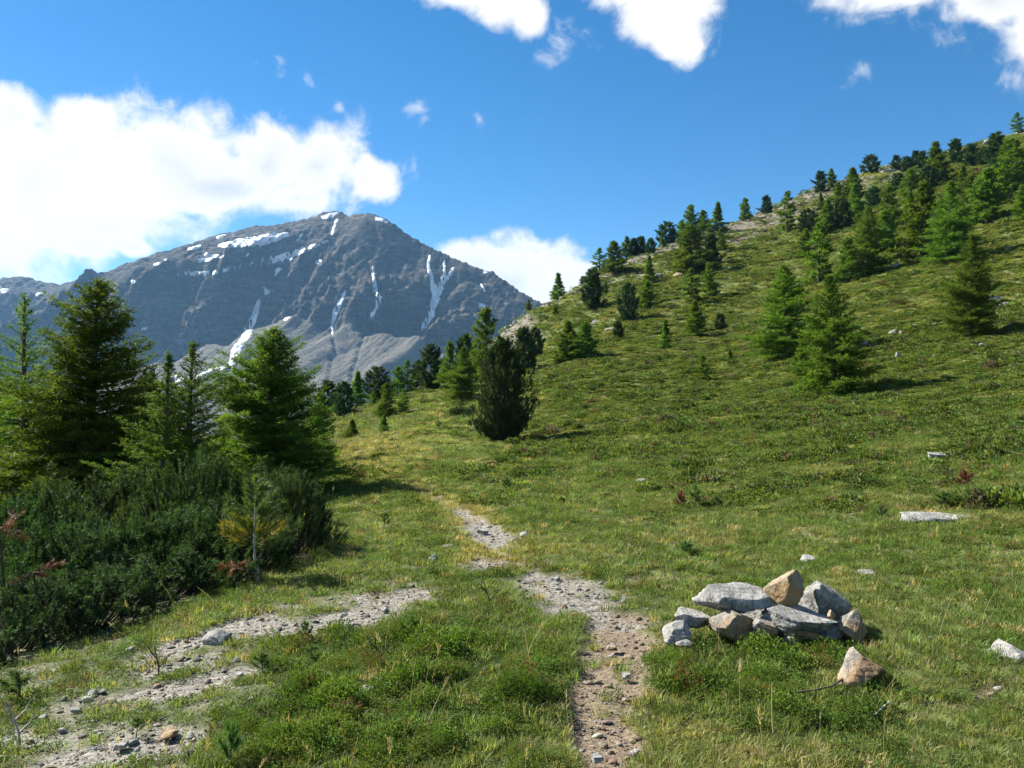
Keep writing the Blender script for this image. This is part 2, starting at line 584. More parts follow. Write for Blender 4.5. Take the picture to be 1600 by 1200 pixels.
def masks(x, y):
    """ground kinds at points: gravel, dirt, straw (dry yellow grass), stony (scree by the crest), lush, rough (shrubby hillside)"""
    r = np.hypot(x, y)
    wob = 0.55 * fbm(x / 0.5, y / 0.5, 41, 3) + 0.45 * fbm(x / 0.14, y / 0.14, 45, 2)
    g = np.zeros(x.shape)
    for pl in PATH_GRAVEL:
        g = np.maximum(g, 1 - sstep(poly_dist(x, y, pl) + wob * 1.1, 0.55, 1.15))
    patch = fbm(x / 0.9, y / 0.9, 51, 3)
    g *= 1 - 0.9 * sstep(patch, -0.02, 0.28)
    d = 1 - sstep(poly_dist(x, y, PATH_DIRT) + wob * 0.8, 0.5, 1.15)
    d *= 1 - 0.35 * sstep(fbm(x / 0.45, y / 0.45, 55, 3), 0.12, 0.4)
    d = np.maximum(d, 0.7 * (1 - sstep(poly_dist(x, y, PATH_FAINT) + wob * 0.5, 0.12, 0.55)) * (0.4 + 0.6 * sstep(patch, -0.3, 0.2)))
    d = np.maximum(d, 0.6 * sstep(fbm(x / 0.75, y / 0.6, 53, 4), 0.28, 0.46) * (r < 15))
    s = (1 - sstep(poly_dist(x, y, PATH_FAINT) + wob * 0.7, 0.5, 1.5)) * 0.9
    px, py = to_pix(x, np.maximum(y, 0.5), h_smooth(x, y))
    s = np.maximum(s, 0.75 * (1 - sstep(np.hypot((px - 580) / 110, (py - 715) / 45), 0.5, 1.1)) * (y > 15))
    s = np.maximum(s, 0.65 * sstep(fbm(x / 2.3, y / 2.3, 61, 3), 0.1, 0.5) * (r < 40))
    # stones and bare soil below the crest line
    ridge = [(p[0], p[1], 1.0) for p in (pix_at(*q) for q in RIDGE_PX)]
    rd = poly_dist(x, y, ridge)
    wd = 9 + 16 * np.clip((x - 5) / 40, 0, 1)
    st = (1 - sstep(rd / wd + 0.9 * fbm(x / 14, y / 14, 71, 4), 0.35, 1.1)) * (x > -45)
    st = np.maximum(st, 0.8 * sstep(fbm(x / 9, y / 9, 77, 4), 0.38, 0.6) * sstep(r, 70, 110) * sstep(-x, -70, -10))
    # thin stony turf at the lower left
    sp = (1 - sstep(np.hypot((px - 150) / 330, (py - 1110) / 130), 0.75, 1.1)) * (y < 9.5)
    g = np.maximum(g, sp * (0.25 + 0.75 * sstep(fbm(x / 0.6, y / 0.6, 57, 4), 0.02, 0.4)) * 0.9)
    lush = (1 - sstep(np.hypot((px - 620) / 330, (py - 1110) / 150), 0.7, 1.15))
    lush = np.maximum(lush, 1 - sstep(np.hypot((px - 1190) / 230, (py - 1075) / 70), 0.7, 1.2))
    lush = lush * (0.35 + 0.65 * sstep(fbm(x / 0.7, y / 0.7, 59, 3), -0.25, 0.2))
    lush = lush * (y < 9) * (1 - d) * (1 - g)
    rough = sstep(r, 16, 30) * sstep(x - (y * 0.03 - 1.0), -1, 4)
    return dict(g=np.clip(g, 0, 1), d=np.clip(d, 0, 1), s=np.clip(s, 0, 1), st=np.clip(st, 0, 1), l=np.clip(lush, 0, 1), sp=np.clip(sp, 0, 1), r=np.clip(rough, 0, 1))


def ground_material():
    n = NT('alpine turf and soil')
    p = n.pos()
    g, d, s, st, ro = (n.attr(k) for k in ('gravel', 'dirt', 'straw', 'stony', 'rough'))
    big = n.noise(0.35, 5, 0.6, p)
    mid = n.noise(2.6, 5, 0.6, p)
    fine = n.noise(28, 4, 0.65, p)
    turf = n.ramp(mid, [(0.32, (0.056, 0.076, 0.022)), (0.5, (0.108, 0.134, 0.040)), (0.68, (0.158, 0.172, 0.062))])
    turf = n.mix(n.range(big, 0.40, 0.66), turf, n.ramp(mid, [(0.35, (0.080, 0.100, 0.022)), (0.65, (0.160, 0.168, 0.048))]))
    turf = n.mix(n.math('MULTIPLY', n.math('SUBTRACT', 1.0, ro), 0.55), turf, (0.050, 0.052, 0.018))
    turf = n.mix(n.math('MULTIPLY', s, 0.75), turf, n.ramp(fine, [(0.3, (0.13, 0.115, 0.042)), (0.7, (0.24, 0.20, 0.09))]))
    soil = n.ramp(fine, [(0.3, (0.085, 0.062, 0.042)), (0.52, (0.17, 0.13, 0.09)), (0.72, (0.27, 0.22, 0.16))])
    vor = n.node('ShaderNodeTexVoronoi'); vor.inputs['Scale'].default_value = 38; n.L.new(p, vor.inputs['Vector'])
    peb = n.mix(n.range(fine, 0.3, 0.7), (0.11, 0.103, 0.09), (0.26, 0.245, 0.21))
    vb = n.node('ShaderNodeRGBToBW'); n.L.new(vor.outputs['Color'], vb.inputs[0])
    peb = n.mix(0.5, peb, n.ramp(vb.outputs[0], [(0.2, (0.12, 0.12, 0.12)), (0.8, (0.85, 0.84, 0.80))]), 'SOFT_LIGHT')
    c = n.mix(d, turf, soil)
    c = n.mix(g, c, peb)
    sc = n.noise(1.3, 6, 0.7, p)
    scree = n.ramp(sc, [(0.34, (0.070, 0.068, 0.038)), (0.5, (0.135, 0.122, 0.088)), (0.68, (0.25, 0.232, 0.195))])
    c = n.mix(n.range(n.math('ADD', st, n.math('MULTIPLY', n.math('SUBTRACT', sc, 0.5), 0.9)), 0.35, 0.7), c, scree)
    n.color(c, 0.92, 0.15)
    n.bump(fine, 0.6, 0.03)
    return n.m


def build_ground():
    # angular spacing: fine ahead, coarse behind; rings grow with distance
    fine = np.radians(np.arange(-42, 42.001, 0.14))
    co = np.radians(np.r_[np.arange(-180, -42, 3.0)])
    th = np.r_[co, fine, -co[::-1]][:-1]
    r1 = np.exp(np.arange(math.log(3.0), math.log(330), 0.0125))
    rr = np.r_[[0.35, 0.9, 1.6, 2.3], r1, np.exp(np.arange(math.log(345), math.log(7500), 0.06))]
    T, RR = np.meshgrid(th, rr, indexing='ij')
    x = (RR * np.sin(T)).ravel(); y = (RR * np.cos(T)).ravel()
    z = H(x, y)
    m = masks(x, y)
    z = z - 0.035 * m['d'] - 0.02 * m['g']
    nt, nr = T.shape
    i = np.arange(nt)[:, None] * nr + np.arange(nr - 1)[None]
    j = np.roll(np.arange(nt), -1)[:, None] * nr + np.arange(nr - 1)[None]
    q = np.stack([i, i + 1, j + 1, j], -1).reshape(-1, 4)
    v = np.c_[x, y, z]
    # centre cap
    c = len(v); v = np.r_[v, [[0, 0, 0]]]
    tri = np.stack([np.full(nt, c), np.arange(nt) * nr, np.roll(np.arange(nt), -1) * nr], -1)
    ext = lambda a: np.r_[a, [0]]
    me = mesh_np('ground', v, [q, tri], [ground_material()], True,
                 dict(gravel=ext(m['g']), dirt=ext(m['d']), straw=ext(m['s']), stony=ext(m['st']), rough=ext(m['r'])))
    tag(obj('ground', me), kind='structure')


build_ground()


# ================================================================== mountain
def build_mountain():
    rp = [(-700, 520, 3500), (-420, 465, 3450), (-150, 440, 3400), (0, 436, 3350), (35, 433, 3320), (70, 441, 3300), (100, 446, 3250), (130, 437, 3200), (160, 431, 3120),
          (200, 424, 3050), (250, 405, 2980), (300, 384, 2920), (345, 366, 2870), (390, 353, 2820), (430, 351, 2770), (470, 344, 2720), (500, 336, 2690), (522, 329, 2660),
          (545, 337, 2640), (575, 335, 2610), (600, 343, 2580), (640, 366, 2540), (680, 386, 2500), (720, 407, 2460), (755, 419, 2430), (775, 428, 2410),
          (800, 449, 2380), (835, 470, 2340), (900, 508, 2260), (1000, 560, 2150), (1150, 640, 2000)]
    pts = np.array([pix_at(*q) for q in rp])
    # resample the crest evenly
    seg = np.r_[0, np.cumsum(np.hypot(np.diff(pts[:, 0]), np.diff(pts[:, 1])))]
    s_ = np.arange(0, seg[-1], 12.0)
    cx = np.interp(s_, seg, pts[:, 0]); cy = np.interp(s_, seg, pts[:, 1]); czr = np.interp(s_, seg, pts[:, 2])
    pxs = np.interp(s_, seg, [q[0] for q in rp])
    ker = np.exp(-np.linspace(-2, 2, 17) ** 2); ker /= ker.sum()
    cxs = np.convolve(np.pad(cx, 8, 'edge'), ker, 'valid'); cys = np.convolve(np.pad(cy, 8, 'edge'), ker, 'valid')
    step = 5.0
    gx = np.arange(-2500, 430, step); gy = np.arange(1050, 3560, step)
    X, Y = np.meshgrid(gx, gy, indexing='ij')
    x, y = X.ravel(), Y.ravel()
    wx = x + 35 * fbm(x / 260, y / 260, 101, 3); wy = y + 35 * fbm(x / 260, y / 260, 102, 3)
    d = np.empty(len(x)); idx = np.empty(len(x), int)
    for i in range(0, len(x), 20000):
        q = (wx[i:i + 20000, None] - cxs[None]) ** 2 + (wy[i:i + 20000, None] - cys[None]) ** 2
        k = q.argmin(1); idx[i:i + 20000] = k; d[i:i + 20000] = np.sqrt(q[np.arange(len(k)), k])
    d = np.maximum(d - 5, 0)
    front = wy < np.interp(wx, cxs, cys)
    s = s_[idx]; zr = czr[idx]; pc = pxs[idx]
    # front profile: shelf, cliff, scree, valley
    K = [-700, 0, 150, 250, 330, 420, 480, 520, 560, 620, 700, 800, 1000]
    shelf = np.interp(pc, K, [240, 200, 220, 320, 430, 400, 250, 60, 30, 20, 20, 20, 20])
    cliff = np.interp(pc, K, [.55, .55, .62, .90, 1.4, 1.5, 1.3, 1.02, .92, .90, .86, .8, .8])
    zs = np.interp(pc, K, [-60, -60, -30, 5, 35, 60, 130, 205, 235, 240, 225, 170, 100]) + 45 * noise2(s / 75, s * 0 + 1.3, 106) + 50 * noise2(s / 170, s * 0 + 3.3, 105)
    sl = np.interp(pc, K, [.42, .42, .42, .43, .44, .46, .55, .8, .9, .9, .9, .8, .8])
    zsh = zr - shelf * sl
    zf = np.where(d < shelf, zr - d * sl, zsh - (d - shelf) * cliff)
    dscr = shelf + np.maximum(zsh - zs, 0) / cliff
    scr = np.minimum(zs, zsh)
    over = np.maximum(d - dscr, 0)
    zscree = scr - over * 0.56 + 0.00012 * np.minimum(over, 1500) ** 2
    blend = 45.0
    zf = np.where(d < shelf, zf, np.maximum(zf, zscree) + blend * 0.25 * np.exp(-np.abs(zf - zscree) / blend))
    zb = zr - d * 0.75
    z = np.where(front, zf, zb)
    on_scree = sstep(d - dscr, -10, 60) * front
    on_shelf = (1 - sstep(d - shelf, -60, 30)) * front * (shelf > 100)
    # ribs and gullies running down the face
    sw = s + 60 * fbm(x / 300, y / 300, 111, 3) + 0.25 * d
    rid = lambda n: 1 - 2 * np.abs(n)
    rib = 120 * rid(noise2(sw / 520 + 0.37, d / 2500, 117)) - 60 + 95 * rid(noise2(sw / 230, d / 1500, 112)) + 60 * rid(noise2(sw / 95, d / 520, 113)) + 26 * rid(noise2(sw / 42 + 5, d / 210, 114)) + 16 * rid(noise2(sw / 19, d / 110, 116)) + 9 * fbm(sw / 12, d / 40, 115, 3)
    amp = sstep(d, 0, 320) * (1 - 0.93 * on_scree) * (1 - 0.85 * on_shelf)
    amp = np.where(front, amp, 0.4 * sstep(d, 0, 250))
    near = sstep(d, 0, 30)
    z = z + amp * (rib - 155 + 40 * sstep(d, 350, 700))
    z = z + (1 - on_scree * 0.75) * near * (12 * rid(fbm(x / 90 + .4 * y / 90, y / 55, 121, 4)) - 9 + 7 * fbm(x / 28, y / 28, 125, 3))
    z = z + (1 - near) * 13 * fbm(s / 30, s * 0 + 9.0, 131, 4)
    cl = sstep(d, 60, 200) * (1 - on_scree) * front * (1 - 0.7 * on_shelf)
    z = z + cl * (16 * fbm(sw / 75 + z / 160, z / 34, 127, 4) + 9 * rid(noise2(sw / 34, z / 22, 128)))
    z = np.where(front, np.minimum(z, zr - 0.22 * d + 3), z)
    z = z + on_scree * (3.0 * rid(noise2(sw / 60, d / 900, 141)) + 1.5 * noise2(sw / 22, d / 500, 142))
    # two stream channels cut down the scree
    ppx, ppy = to_pix(x, y, z)
    ch = np.zeros(len(x))
    for pl in ([(520, 528, 1.6), (524, 545, 1.6), (518, 560, 1.8), (516, 578, 1.8), (508, 610, 2), (503, 640, 2)], [(572, 500, 1.4), (570, 520, 1.5), (561, 545, 1.6), (553, 570, 1.8), (546, 600, 2), (540, 640, 2)], [(655, 515, 1.4), (660, 535, 1.4), (655, 560, 1.4)]):
        near_ = np.nonzero(front & (np.abs(ppx - 580) < 110) & (ppy > 490) & (ppy < 650))[0]
        ch[near_] = np.maximum(ch[near_], 1 - sstep(poly_dist(ppx[near_] + 2 * fbm(x[near_] / 25, y[near_] / 25, 181, 2), ppy[near_], pl), 0.5, 1.6))
    z = z - 6 * ch
    z = np.maximum(z, -330 + 2.0 * fbm(x / 60, y / 60, 151, 2))
    ppx, ppy = to_pix(x, y, z)
    nx, ny = X.shape
    a = (np.arange(nx - 1)[:, None] * ny + np.arange(ny - 1)[None]).ravel()
    q = np.stack([a, a + ny, a + ny + 1, a + 1], -1)
    green = sstep(60 - z + 50 * fbm(x / 130, y / 130, 161, 4), -40, 190) * np.where(pc < 330, 1.0, 0.6) * (1 - 0.4 * (pc > 620))
    # rock of the mountain
    n = NT('mountain rock and scree')
    p = n.pos()
    nb = n.noise(0.012, 8, 0.65, p); nf = n.noise(0.075, 6, 0.7, p)
    mp = n.node('ShaderNodeMapping'); mp.inputs['Scale'].default_value = (1, 1, 3.2); n.L.new(p, mp.inputs[0])
    strat = n.noise(0.03, 6, 0.65, mp.outputs[0])
    rock = n.ramp(strat, [(0.33, (0.026, 0.025, 0.025)), (0.5, (0.062, 0.057, 0.052)), (0.64, (0.185, 0.158, 0.128))])  # brown sunlit highlights and darker shade are painted into the rock tones
    rock = n.mix(n.range(nf, 0.52, 0.78), rock, (0.17, 0.15, 0.125))
    rock = n.mix(n.range(nb, 0.46, 0.62, 0, 0.75), rock, (0.024, 0.024, 0.026))
    scree = n.ramp(nb, [(0.36, (0.125, 0.118, 0.100)), (0.62, (0.195, 0.180, 0.152))])
    sa = n.math('ADD', n.attr('scree'), n.math('MULTIPLY', n.math('SUBTRACT', nf, 0.5), 1.0))
    c = n.mix(n.range(sa, 0.35, 0.75), rock, scree)
    ga = n.math('ADD', n.attr('green'), n.math('MULTIPLY', n.math('SUBTRACT', nb, 0.5), 1.6))
    c = n.mix(n.range(ga, 0.35, 0.9, 0, 0.85), c, (0.075, 0.100, 0.034))
    c = n.mix(n.math('MULTIPLY', n.attr('channel'), 0.8), c, (0.075, 0.072, 0.070))
    n.color(c, 0.95, 0.1)
    nr = n.noise(0.16, 5, 0.75, p)
    n.bump(n.math('ADD', nf, n.math('MULTIPLY', nr, 0.5)), 1.0, 14.0)
    mt = obj('mountain', mesh_np('mountain', np.c_[x, y, z], q, [n.m], True, dict(scree=on_scree, green=green, channel=ch)))
    tag(mt, 'rocky grey mountain with snow gullies rising beyond the valley', 'mountain', kind='structure')

    # ---- snow lying in gullies and on ledges: each patch is a sheet cut along its own edge
    sn = NT('old snow'); sn.color((0.80, 0.83, 0.88), 0.6, 0.3)
    nn = sn.noise(0.05, 5, 0.6, sn.pos())
    sn.put(sn.b.inputs['Base Color'], sn.ramp(nn, [(0.35, (0.40, 0.41, 0.43)), (0.62, (0.72, 0.74, 0.77))]))
    pat = [  # polylines in the picture: (px, py, halfwidth)
        [(405, 470, 4), (398, 492, 6), (388, 515, 8), (377, 540, 7), (371, 548, 4)],
        [(371, 541, 6), (366, 552, 8), (363, 562, 6), (362, 576, 3)],
        [(437, 418, 4), (425, 432, 4), (420, 438, 2)],
        [(412, 450, 4), (416, 458, 4), (421, 457, 2)],
        [(539, 455, 2), (532, 472, 5), (523, 490, 5), (519, 508, 3), (518, 518, 2), (522, 527, 2)],
        [(583, 418, 2), (584, 438, 3), (588, 460, 4), (597, 470, 4), (591, 482, 5), (580, 496, 4)],
        [(671, 400, 2), (669, 415, 3), (675, 438, 4), (680, 455, 7), (682, 463, 9)],
        [(694, 408, 2), (694, 430, 3), (688, 446, 5), (682, 463, 9), (676, 480, 7), (671, 498, 5), (664, 508, 6), (659, 516, 3)],
        [(708, 420, 3), (700, 434, 3), (688, 448, 4)],
        [(757, 422, 6), (762, 423, 3)],
        [(752, 444, 1.5), (757, 455, 2)],
        [(310, 590, 4), (330, 580, 5), (350, 575, 4)], [(308, 592, 3), (325, 586, 3)], [(278, 592, 7), (283, 593, 5)],
        [(350, 590, 3), (358, 588, 2)], [(447, 497, 5), (452, 495, 3)],
        [(342, 384, 3), (372, 380, 8), (404, 376, 10), (430, 371, 9), (448, 366, 4)],
        [(288, 427, 3), (310, 428, 5), (335, 426, 4), (365, 418, 3), (400, 412, 5), (430, 406, 6), (455, 398, 6), (474, 391, 6)],
        [(420, 403, 4), (440, 405, 6), (460, 400, 4)], [(484, 387, 4), (500, 381, 3), (512, 376, 2)],
        [(526, 345, 3), (521, 358, 2), (519, 366, 2)], [(505, 340, 4), (526, 334, 3)], [(588, 341, 4), (606, 346, 3)],
        [(322, 399, 4), (345, 401, 3), (360, 399, 2)], [(380, 399, 3), (405, 396, 2)], [(296, 390, 3), (312, 385, 3)],
        [(205, 440, 3), (215, 439, 2)], [(242, 414, 3), (252, 411, 2)], [(258, 408, 3), (266, 406, 2)], [(495, 410, 4), (502, 407, 2)],
        [(465, 374, 3), (472, 366, 2)], [(0, 452, 5), (10, 455, 5)], [(58, 460, 3), (64, 459, 2)], [(100, 541, 4), (108, 542, 3)], [(222, 514, 3), (231, 513, 2)],
        [(750, 476, 3), (755, 477, 3)], [(340, 371, 3), (352, 368, 2)], [(310, 407, 4), (330, 405, 3)], [(228, 430, 2), (238, 427, 2)], [(272, 432, 2), (279, 430, 2)]]
    vis = front & (d > 3)
    P0 = np.c_[x, y, z]
    for pl in pat:
        xs = [t[0] for t in pl]; ys = [t[1] for t in pl]
        sel = np.nonzero(vis & (ppx > min(xs) - 22) & (ppx < max(xs) + 22) & (ppy > min(ys) - 22) & (ppy < max(ys) + 22))[0]
        if len(sel) == 0: continue
        v = np.full(len(x), -1.0)
        jag = 0.75 * fbm(ppx[sel] / 9, ppy[sel] / 6, 171, 3) + 0.6 * fbm(ppx[sel] / 3, ppy[sel] / 2.4, 175, 2)
        v[sel] = 1.12 - poly_dist(ppx[sel], ppy[sel], [(a_, b_, w_ * 0.68 + 0.3) for a_, b_, w_ in pl]) + jag
        cells = np.unique(np.concatenate([sel, sel - 1, sel - ny, sel - ny - 1]))
        cells = cells[(cells >= 0) & (cells // ny < nx - 1) & (cells % ny < ny - 1)]
        quad = np.stack([cells, cells + ny, cells + ny + 1, cells + 1], -1)
        quad = quad[(v[quad] > 0).any(1)]
        if len(quad) == 0: continue
        vs, fs, key = [], [], {}

        def vert(k, pos):
            if k not in key: key[k] = len(vs); vs.append(pos)
            return key[k]
        for cell in quad:
            f = []
            for t in range(4):
                i0, i1 = int(cell[t]), int(cell[(t + 1) % 4])
                v0, v1 = v[i0], v[i1]
                if v0 > 0:
                    pz = P0[i0].copy(); pz[2] += 0.4 + 2.2 * min(v0, 1.0)
                    f.append(vert(i0, pz))
                if (v0 > 0) != (v1 > 0):
                    t_ = v0 / (v0 - v1)
                    pz = P0[i0] + (P0[i1] - P0[i0]) * t_; pz[2] += 0.4
                    f.append(vert((min(i0, i1), max(i0, i1)), pz))
            if len(f) >= 3: fs.append(f)
        if len(fs) < 2: continue
        me = bpy.data.meshes.new('snow_patch'); me.from_pydata([tuple(t) for t in vs], [], fs); me.materials.append(sn.m)
        for pp_ in me.polygons: pp_.use_smooth = True
        obj('snow_patch', me, mt)
    return x, y, z


build_mountain()


# ================================================================== air
def build_haze():
    lo, hi, hw = -345.0, 760.0, 7900.0
    v = [(sx * hw, sy * hw, zz) for zz in (lo, hi) for sy in (-1, 1) for sx in (-1, 1)]
    f = [(0, 2, 3, 1), (4, 5, 7, 6), (0, 1, 5, 4), (2, 6, 7, 3), (0, 4, 6, 2), (1, 3, 7, 5)]
    me = bpy.data.meshes.new('haze'); me.from_pydata(v, [], f)
    m = bpy.data.materials.new('mountain air'); m.use_nodes = True
    t = m.node_tree; t.nodes.clear()
    pv = t.nodes.new('ShaderNodeVolumePrincipled')
    pv.inputs['Color'].default_value = (0.30, 0.60, 1.0, 1)
    pv.inputs['Density'].default_value = HAZE
    pv.inputs['Anisotropy'].default_value = 0.2
    o = t.nodes.new('ShaderNodeOutputMaterial'); t.links.new(pv.outputs[0], o.inputs['Volume'])
    me.materials.append(m)
    tag(obj('haze', me), kind='stuff')


HAZE = 0.000048
build_haze()


# ================================================================== plant building blocks
class Bag:
    """collects triangles and quads as numpy blocks"""
    def __init__(self): self.v, self.t, self.q, self.n = [], [], [], 0

    def add(self, v, t=None, q=None):
        self.v.append(np.asarray(v, float).reshape(-1, 3))
        if t is not None and len(t): self.t.append(np.asarray(t, int).reshape(-1, 3) + self.n)
        if q is not None and len(q): self.q.append(np.asarray(q, int).reshape(-1, 4) + self.n)
        self.n += len(self.v[-1])

    def mesh(self, name, mat, smooth=False):
        v = np.concatenate(self.v)
        f = []
        if self.t: f.append(np.concatenate(self.t))
        if self.q: f.append(np.concatenate(self.q))
        return mesh_np(name, v, f, [mat] if not isinstance(mat, (list, tuple)) else mat, smooth)


def unit(a):
    return a / (np.linalg.norm(a, axis=-1, keepdims=True) + 1e-9)


def tufts(bag, rng, p, ax, k, ln, wd, spread, jit=0.0):
    """k needles fanning out from each point p along its axis"""
    n = len(p)
    if n == 0: return
    P = np.repeat(p, k, 0)
    if jit: P = P + rng.normal(0, jit, P.shape)
    A = unit(np.repeat(ax, k, 0) + rng.normal(0, spread, (n * k, 3)))
    l = np.repeat(np.broadcast_to(np.asarray(ln, float), (n,)), k)[:, None] * rng.uniform(0.65, 1.2, (n * k, 1))
    W = unit(np.cross(A, rng.normal(0, 1, A.shape))) * wd * 0.5
    v = np.stack([P - W, P + W, P + A * l], 1).reshape(-1, 3)
    bag.add(v, np.arange(len(v)).reshape(-1, 3))


def leaves(bag, rng, p, ax, ln, wd, spread=0.6):
    """one folded four-sided leaf at each point"""
    n = len(p)
    A = unit(ax + rng.normal(0, spread, (n, 3)))
    W = unit(np.cross(A, rng.normal(0, 1, A.shape)))
    l = ln * rng.uniform(0.7, 1.25, (n, 1)); w = wd * rng.uniform(0.7, 1.2, (n, 1))
    up = np.cross(A, W)
    v = np.stack([p, p + A * l * .5 + W * w * .5 + up * w * .15, p + A * l, p + A * l * .5 - W * w * .5 + up * w * .15], 1).reshape(-1, 3)
    bag.add(v, None, np.arange(len(v)).reshape(-1, 4))


def tube(bag, pts, rad, sides=5, cap=True):
    pts = np.asarray(pts, float); rad = np.broadcast_to(np.asarray(rad, float), (len(pts),))
    tan = unit(np.gradient(pts, axis=0))
    ref = np.array([0, 0, 1.0]) if abs(tan[0][2]) < 0.8 else np.array([1.0, 0, 0])
    a = unit(np.cross(tan, ref)); b = np.cross(tan, a)
    ang = np.arange(sides) * 2 * math.pi / sides
    ring = pts[:, None] + rad[:, None, None] * (a[:, None] * np.cos(ang)[None, :, None] + b[:, None] * np.sin(ang)[None, :, None])
    v = ring.reshape(-1, 3)
    n = len(pts); i = np.arange(n - 1)[:, None] * sides; j = np.arange(sides)[None]; j2 = (j + 1) % sides
    q = np.stack([i + j, i + j2, i + sides + j2, i + sides + j], -1).reshape(-1, 4)
    bag.add(v, None, q)


def bark_mat(name, c0, c1):
    n = NT(name)
    mp = n.node('ShaderNodeMapping'); mp.inputs['Scale'].default_value = (1, 1, 0.3); n.L.new(n.coord(), mp.inputs[0])
    f = n.noise(14, 5, 0.65, mp.outputs[0])
    n.color(n.ramp(f, [(0.3, c0), (0.7, c1)]), 0.9, 0.15)
    n.bump(f, 0.7, 0.02)
    return n.m


M_BARK = bark_mat('grey brown bark', (0.045, 0.034, 0.026), (0.15, 0.12, 0.09))
M_PALE = bark_mat('weathered pale wood', (0.22, 0.20, 0.18), (0.46, 0.43, 0.39))
M_TWIG = bark_mat('dark dry twig', (0.035, 0.028, 0.022), (0.10, 0.08, 0.06))
M_LARCH = leaf_mat('larch needles', (0.055, 0.108, 0.016), (0.120, 0.205, 0.030), 0.42, (1.3, 1.25, 0.45), 0.65, spec=0.08, obj_var=0.26)
M_SPRUCE = leaf_mat('spruce needles', (0.050, 0.100, 0.016), (0.100, 0.180, 0.026), 0.34, (1.3, 1.2, 0.45), 0.65, spec=0.08, obj_var=0.15)
M_PINE = leaf_mat('stone pine needles', (0.022, 0.050, 0.016), (0.068, 0.120, 0.038), 0.26, (1.2, 1.2, 0.6), 0.6, spec=0.15, obj_var=0.2)
M_MUGO = leaf_mat('mountain pine needles', (0.010, 0.028, 0.009), (0.085, 0.150, 0.046), 0.26, (1.2, 1.2, 0.6), 0.6, 5.0, 0.12, obj_var=0.15)
M_YOUNG = leaf_mat('young pine needles', (0.055, 0.110, 0.030), (0.110, 0.185, 0.055), 0.36, (1.25, 1.2, 0.5), 0.45, obj_var=0.2)
M_YELLOW = leaf_mat('yellowed pine needles', (0.12, 0.17, 0.026), (0.36, 0.33, 0.050), 0.40, (1.2, 1.1, 0.5))
M_RED = leaf_mat('dead red needles', (0.11, 0.040, 0.022), (0.24, 0.095, 0.048), 0.22, (1.2, 0.9, 0.6))


def conifer(seed, Ht, Wd, nb, nl, nw, k, tw=0.30, step=0.07, sparse=1.0, top_bare=0.0, rise=(-6, 52), power=0.75, spread=0.9, mat=M_LARCH, wood_sides=3, t0=0.03, clump=0.0):
    rng = np.random.default_rng(seed)
    wood, crown = Bag(), Bag()
    zz = np.linspace(0, 1, 12)
    bend = np.c_[0.012 * Ht * np.sin(zz * 3 + seed), 0.012 * Ht * np.cos(zz * 2.3 + seed * 2) - 0.012 * Ht * math.cos(seed * 2), zz * Ht]
    tube(wood, bend + np.array([0, 0, -0.02 * Ht]) * (1 - zz[:, None]), 0.017 * Ht * (1 - zz) ** 0.85 + 0.004, 8)
    P, A = [], []
    lob = rng.uniform(0, 6.28, 3)
    for i in range(nb):
        t = t0 + (0.985 - t0) * ((i + rng.uniform(0, 1)) / nb) ** 0.95
        az = i * 2.39996 + rng.normal(0, 0.35)
        env = 0.5 * Wd * ((1 - t) ** power + 0.025) * (1 + 0.18 * math.sin(2 * az + lob[0] + 5 * t) + 0.12 * math.sin(9 * t + lob[1]))
        if t < 0.12: env *= 0.75 + 2 * t
        L = env * rng.uniform(0.62, 1.14)
        if rng.random() < 0.07: L *= 1.25
        e = R(rise[0] + (rise[1] - rise[0]) * t ** 1.4 + rng.normal(0, 7))
        base = np.array([np.interp(t, zz, bend[:, 0]), np.interp(t, zz, bend[:, 1]), t * Ht])
        m = max(4, int(L / step) + 1)
        u = np.linspace(0, 1, m)
        out = np.array([math.cos(az), math.sin(az), 0])
        side = np.array([-math.sin(az), math.cos(az), 0])
        dz = math.sin(e) * u - 0.20 * u ** 2 * (1 - t) + 0.16 * u ** 3
        pts = base + L * (math.cos(e) * u[:, None] * out + dz[:, None] * np.array([0, 0, 1.0]) + 0.06 * np.sin(u * 3 + i)[:, None] * side)
        tube(wood, pts, (0.0045 * Ht * (L / (0.5 * Wd + 0.01)) ** 0.5 * (1 - u) + 0.0012 * Ht ** 0.5), wood_sides)
        tan = unit(np.gradient(pts, axis=0))
        bare = top_bare > 0 and t > 1 - top_bare
        for j in range(1, m):
            if rng.random() > sparse: continue
            uu = u[j]
            if uu < 0.12: continue
            P.append(pts[j]); A.append(tan[j] + np.array([0, 0, 0.35]))
            if bare and rng.random() < 0.6: continue
            for sgn in (-1, 1):
                tl = L * tw * (1.08 - uu * 0.75) * rng.uniform(0.4, 1.15)
                td = unit(tan[j] * rng.uniform(0.35, 0.9) + sgn * side * rng.uniform(0.5, 1.0) + np.array([0, 0, rng.uniform(-0.35, 0.25)]))
                c = max(1, int(tl / step))
                for s in range(1, c + 1):
                    P.append(pts[j] + td * tl * s / c + np.array([0, 0, -0.06 * tl * (s / c) ** 2])); A.append(td + np.array([0, 0, 0.25]))
    # leader
    for z in np.linspace(0.90, 1.0, 8):
        P.append(np.array([bend[-1, 0], bend[-1, 1], z * Ht])); A.append(np.array([0, 0, 1.0]))
    P = np.array(P); A = unit(np.array(A))
    tufts(crown, rng, P, A, k, nl * (1 - 0.5 * np.clip(P[:, 2] / Ht, 0, 1) ** 2), nw, spread, 0.22 * nl)
    return wood.mesh('trunk', M_BARK, True), crown.mesh('crown', mat)


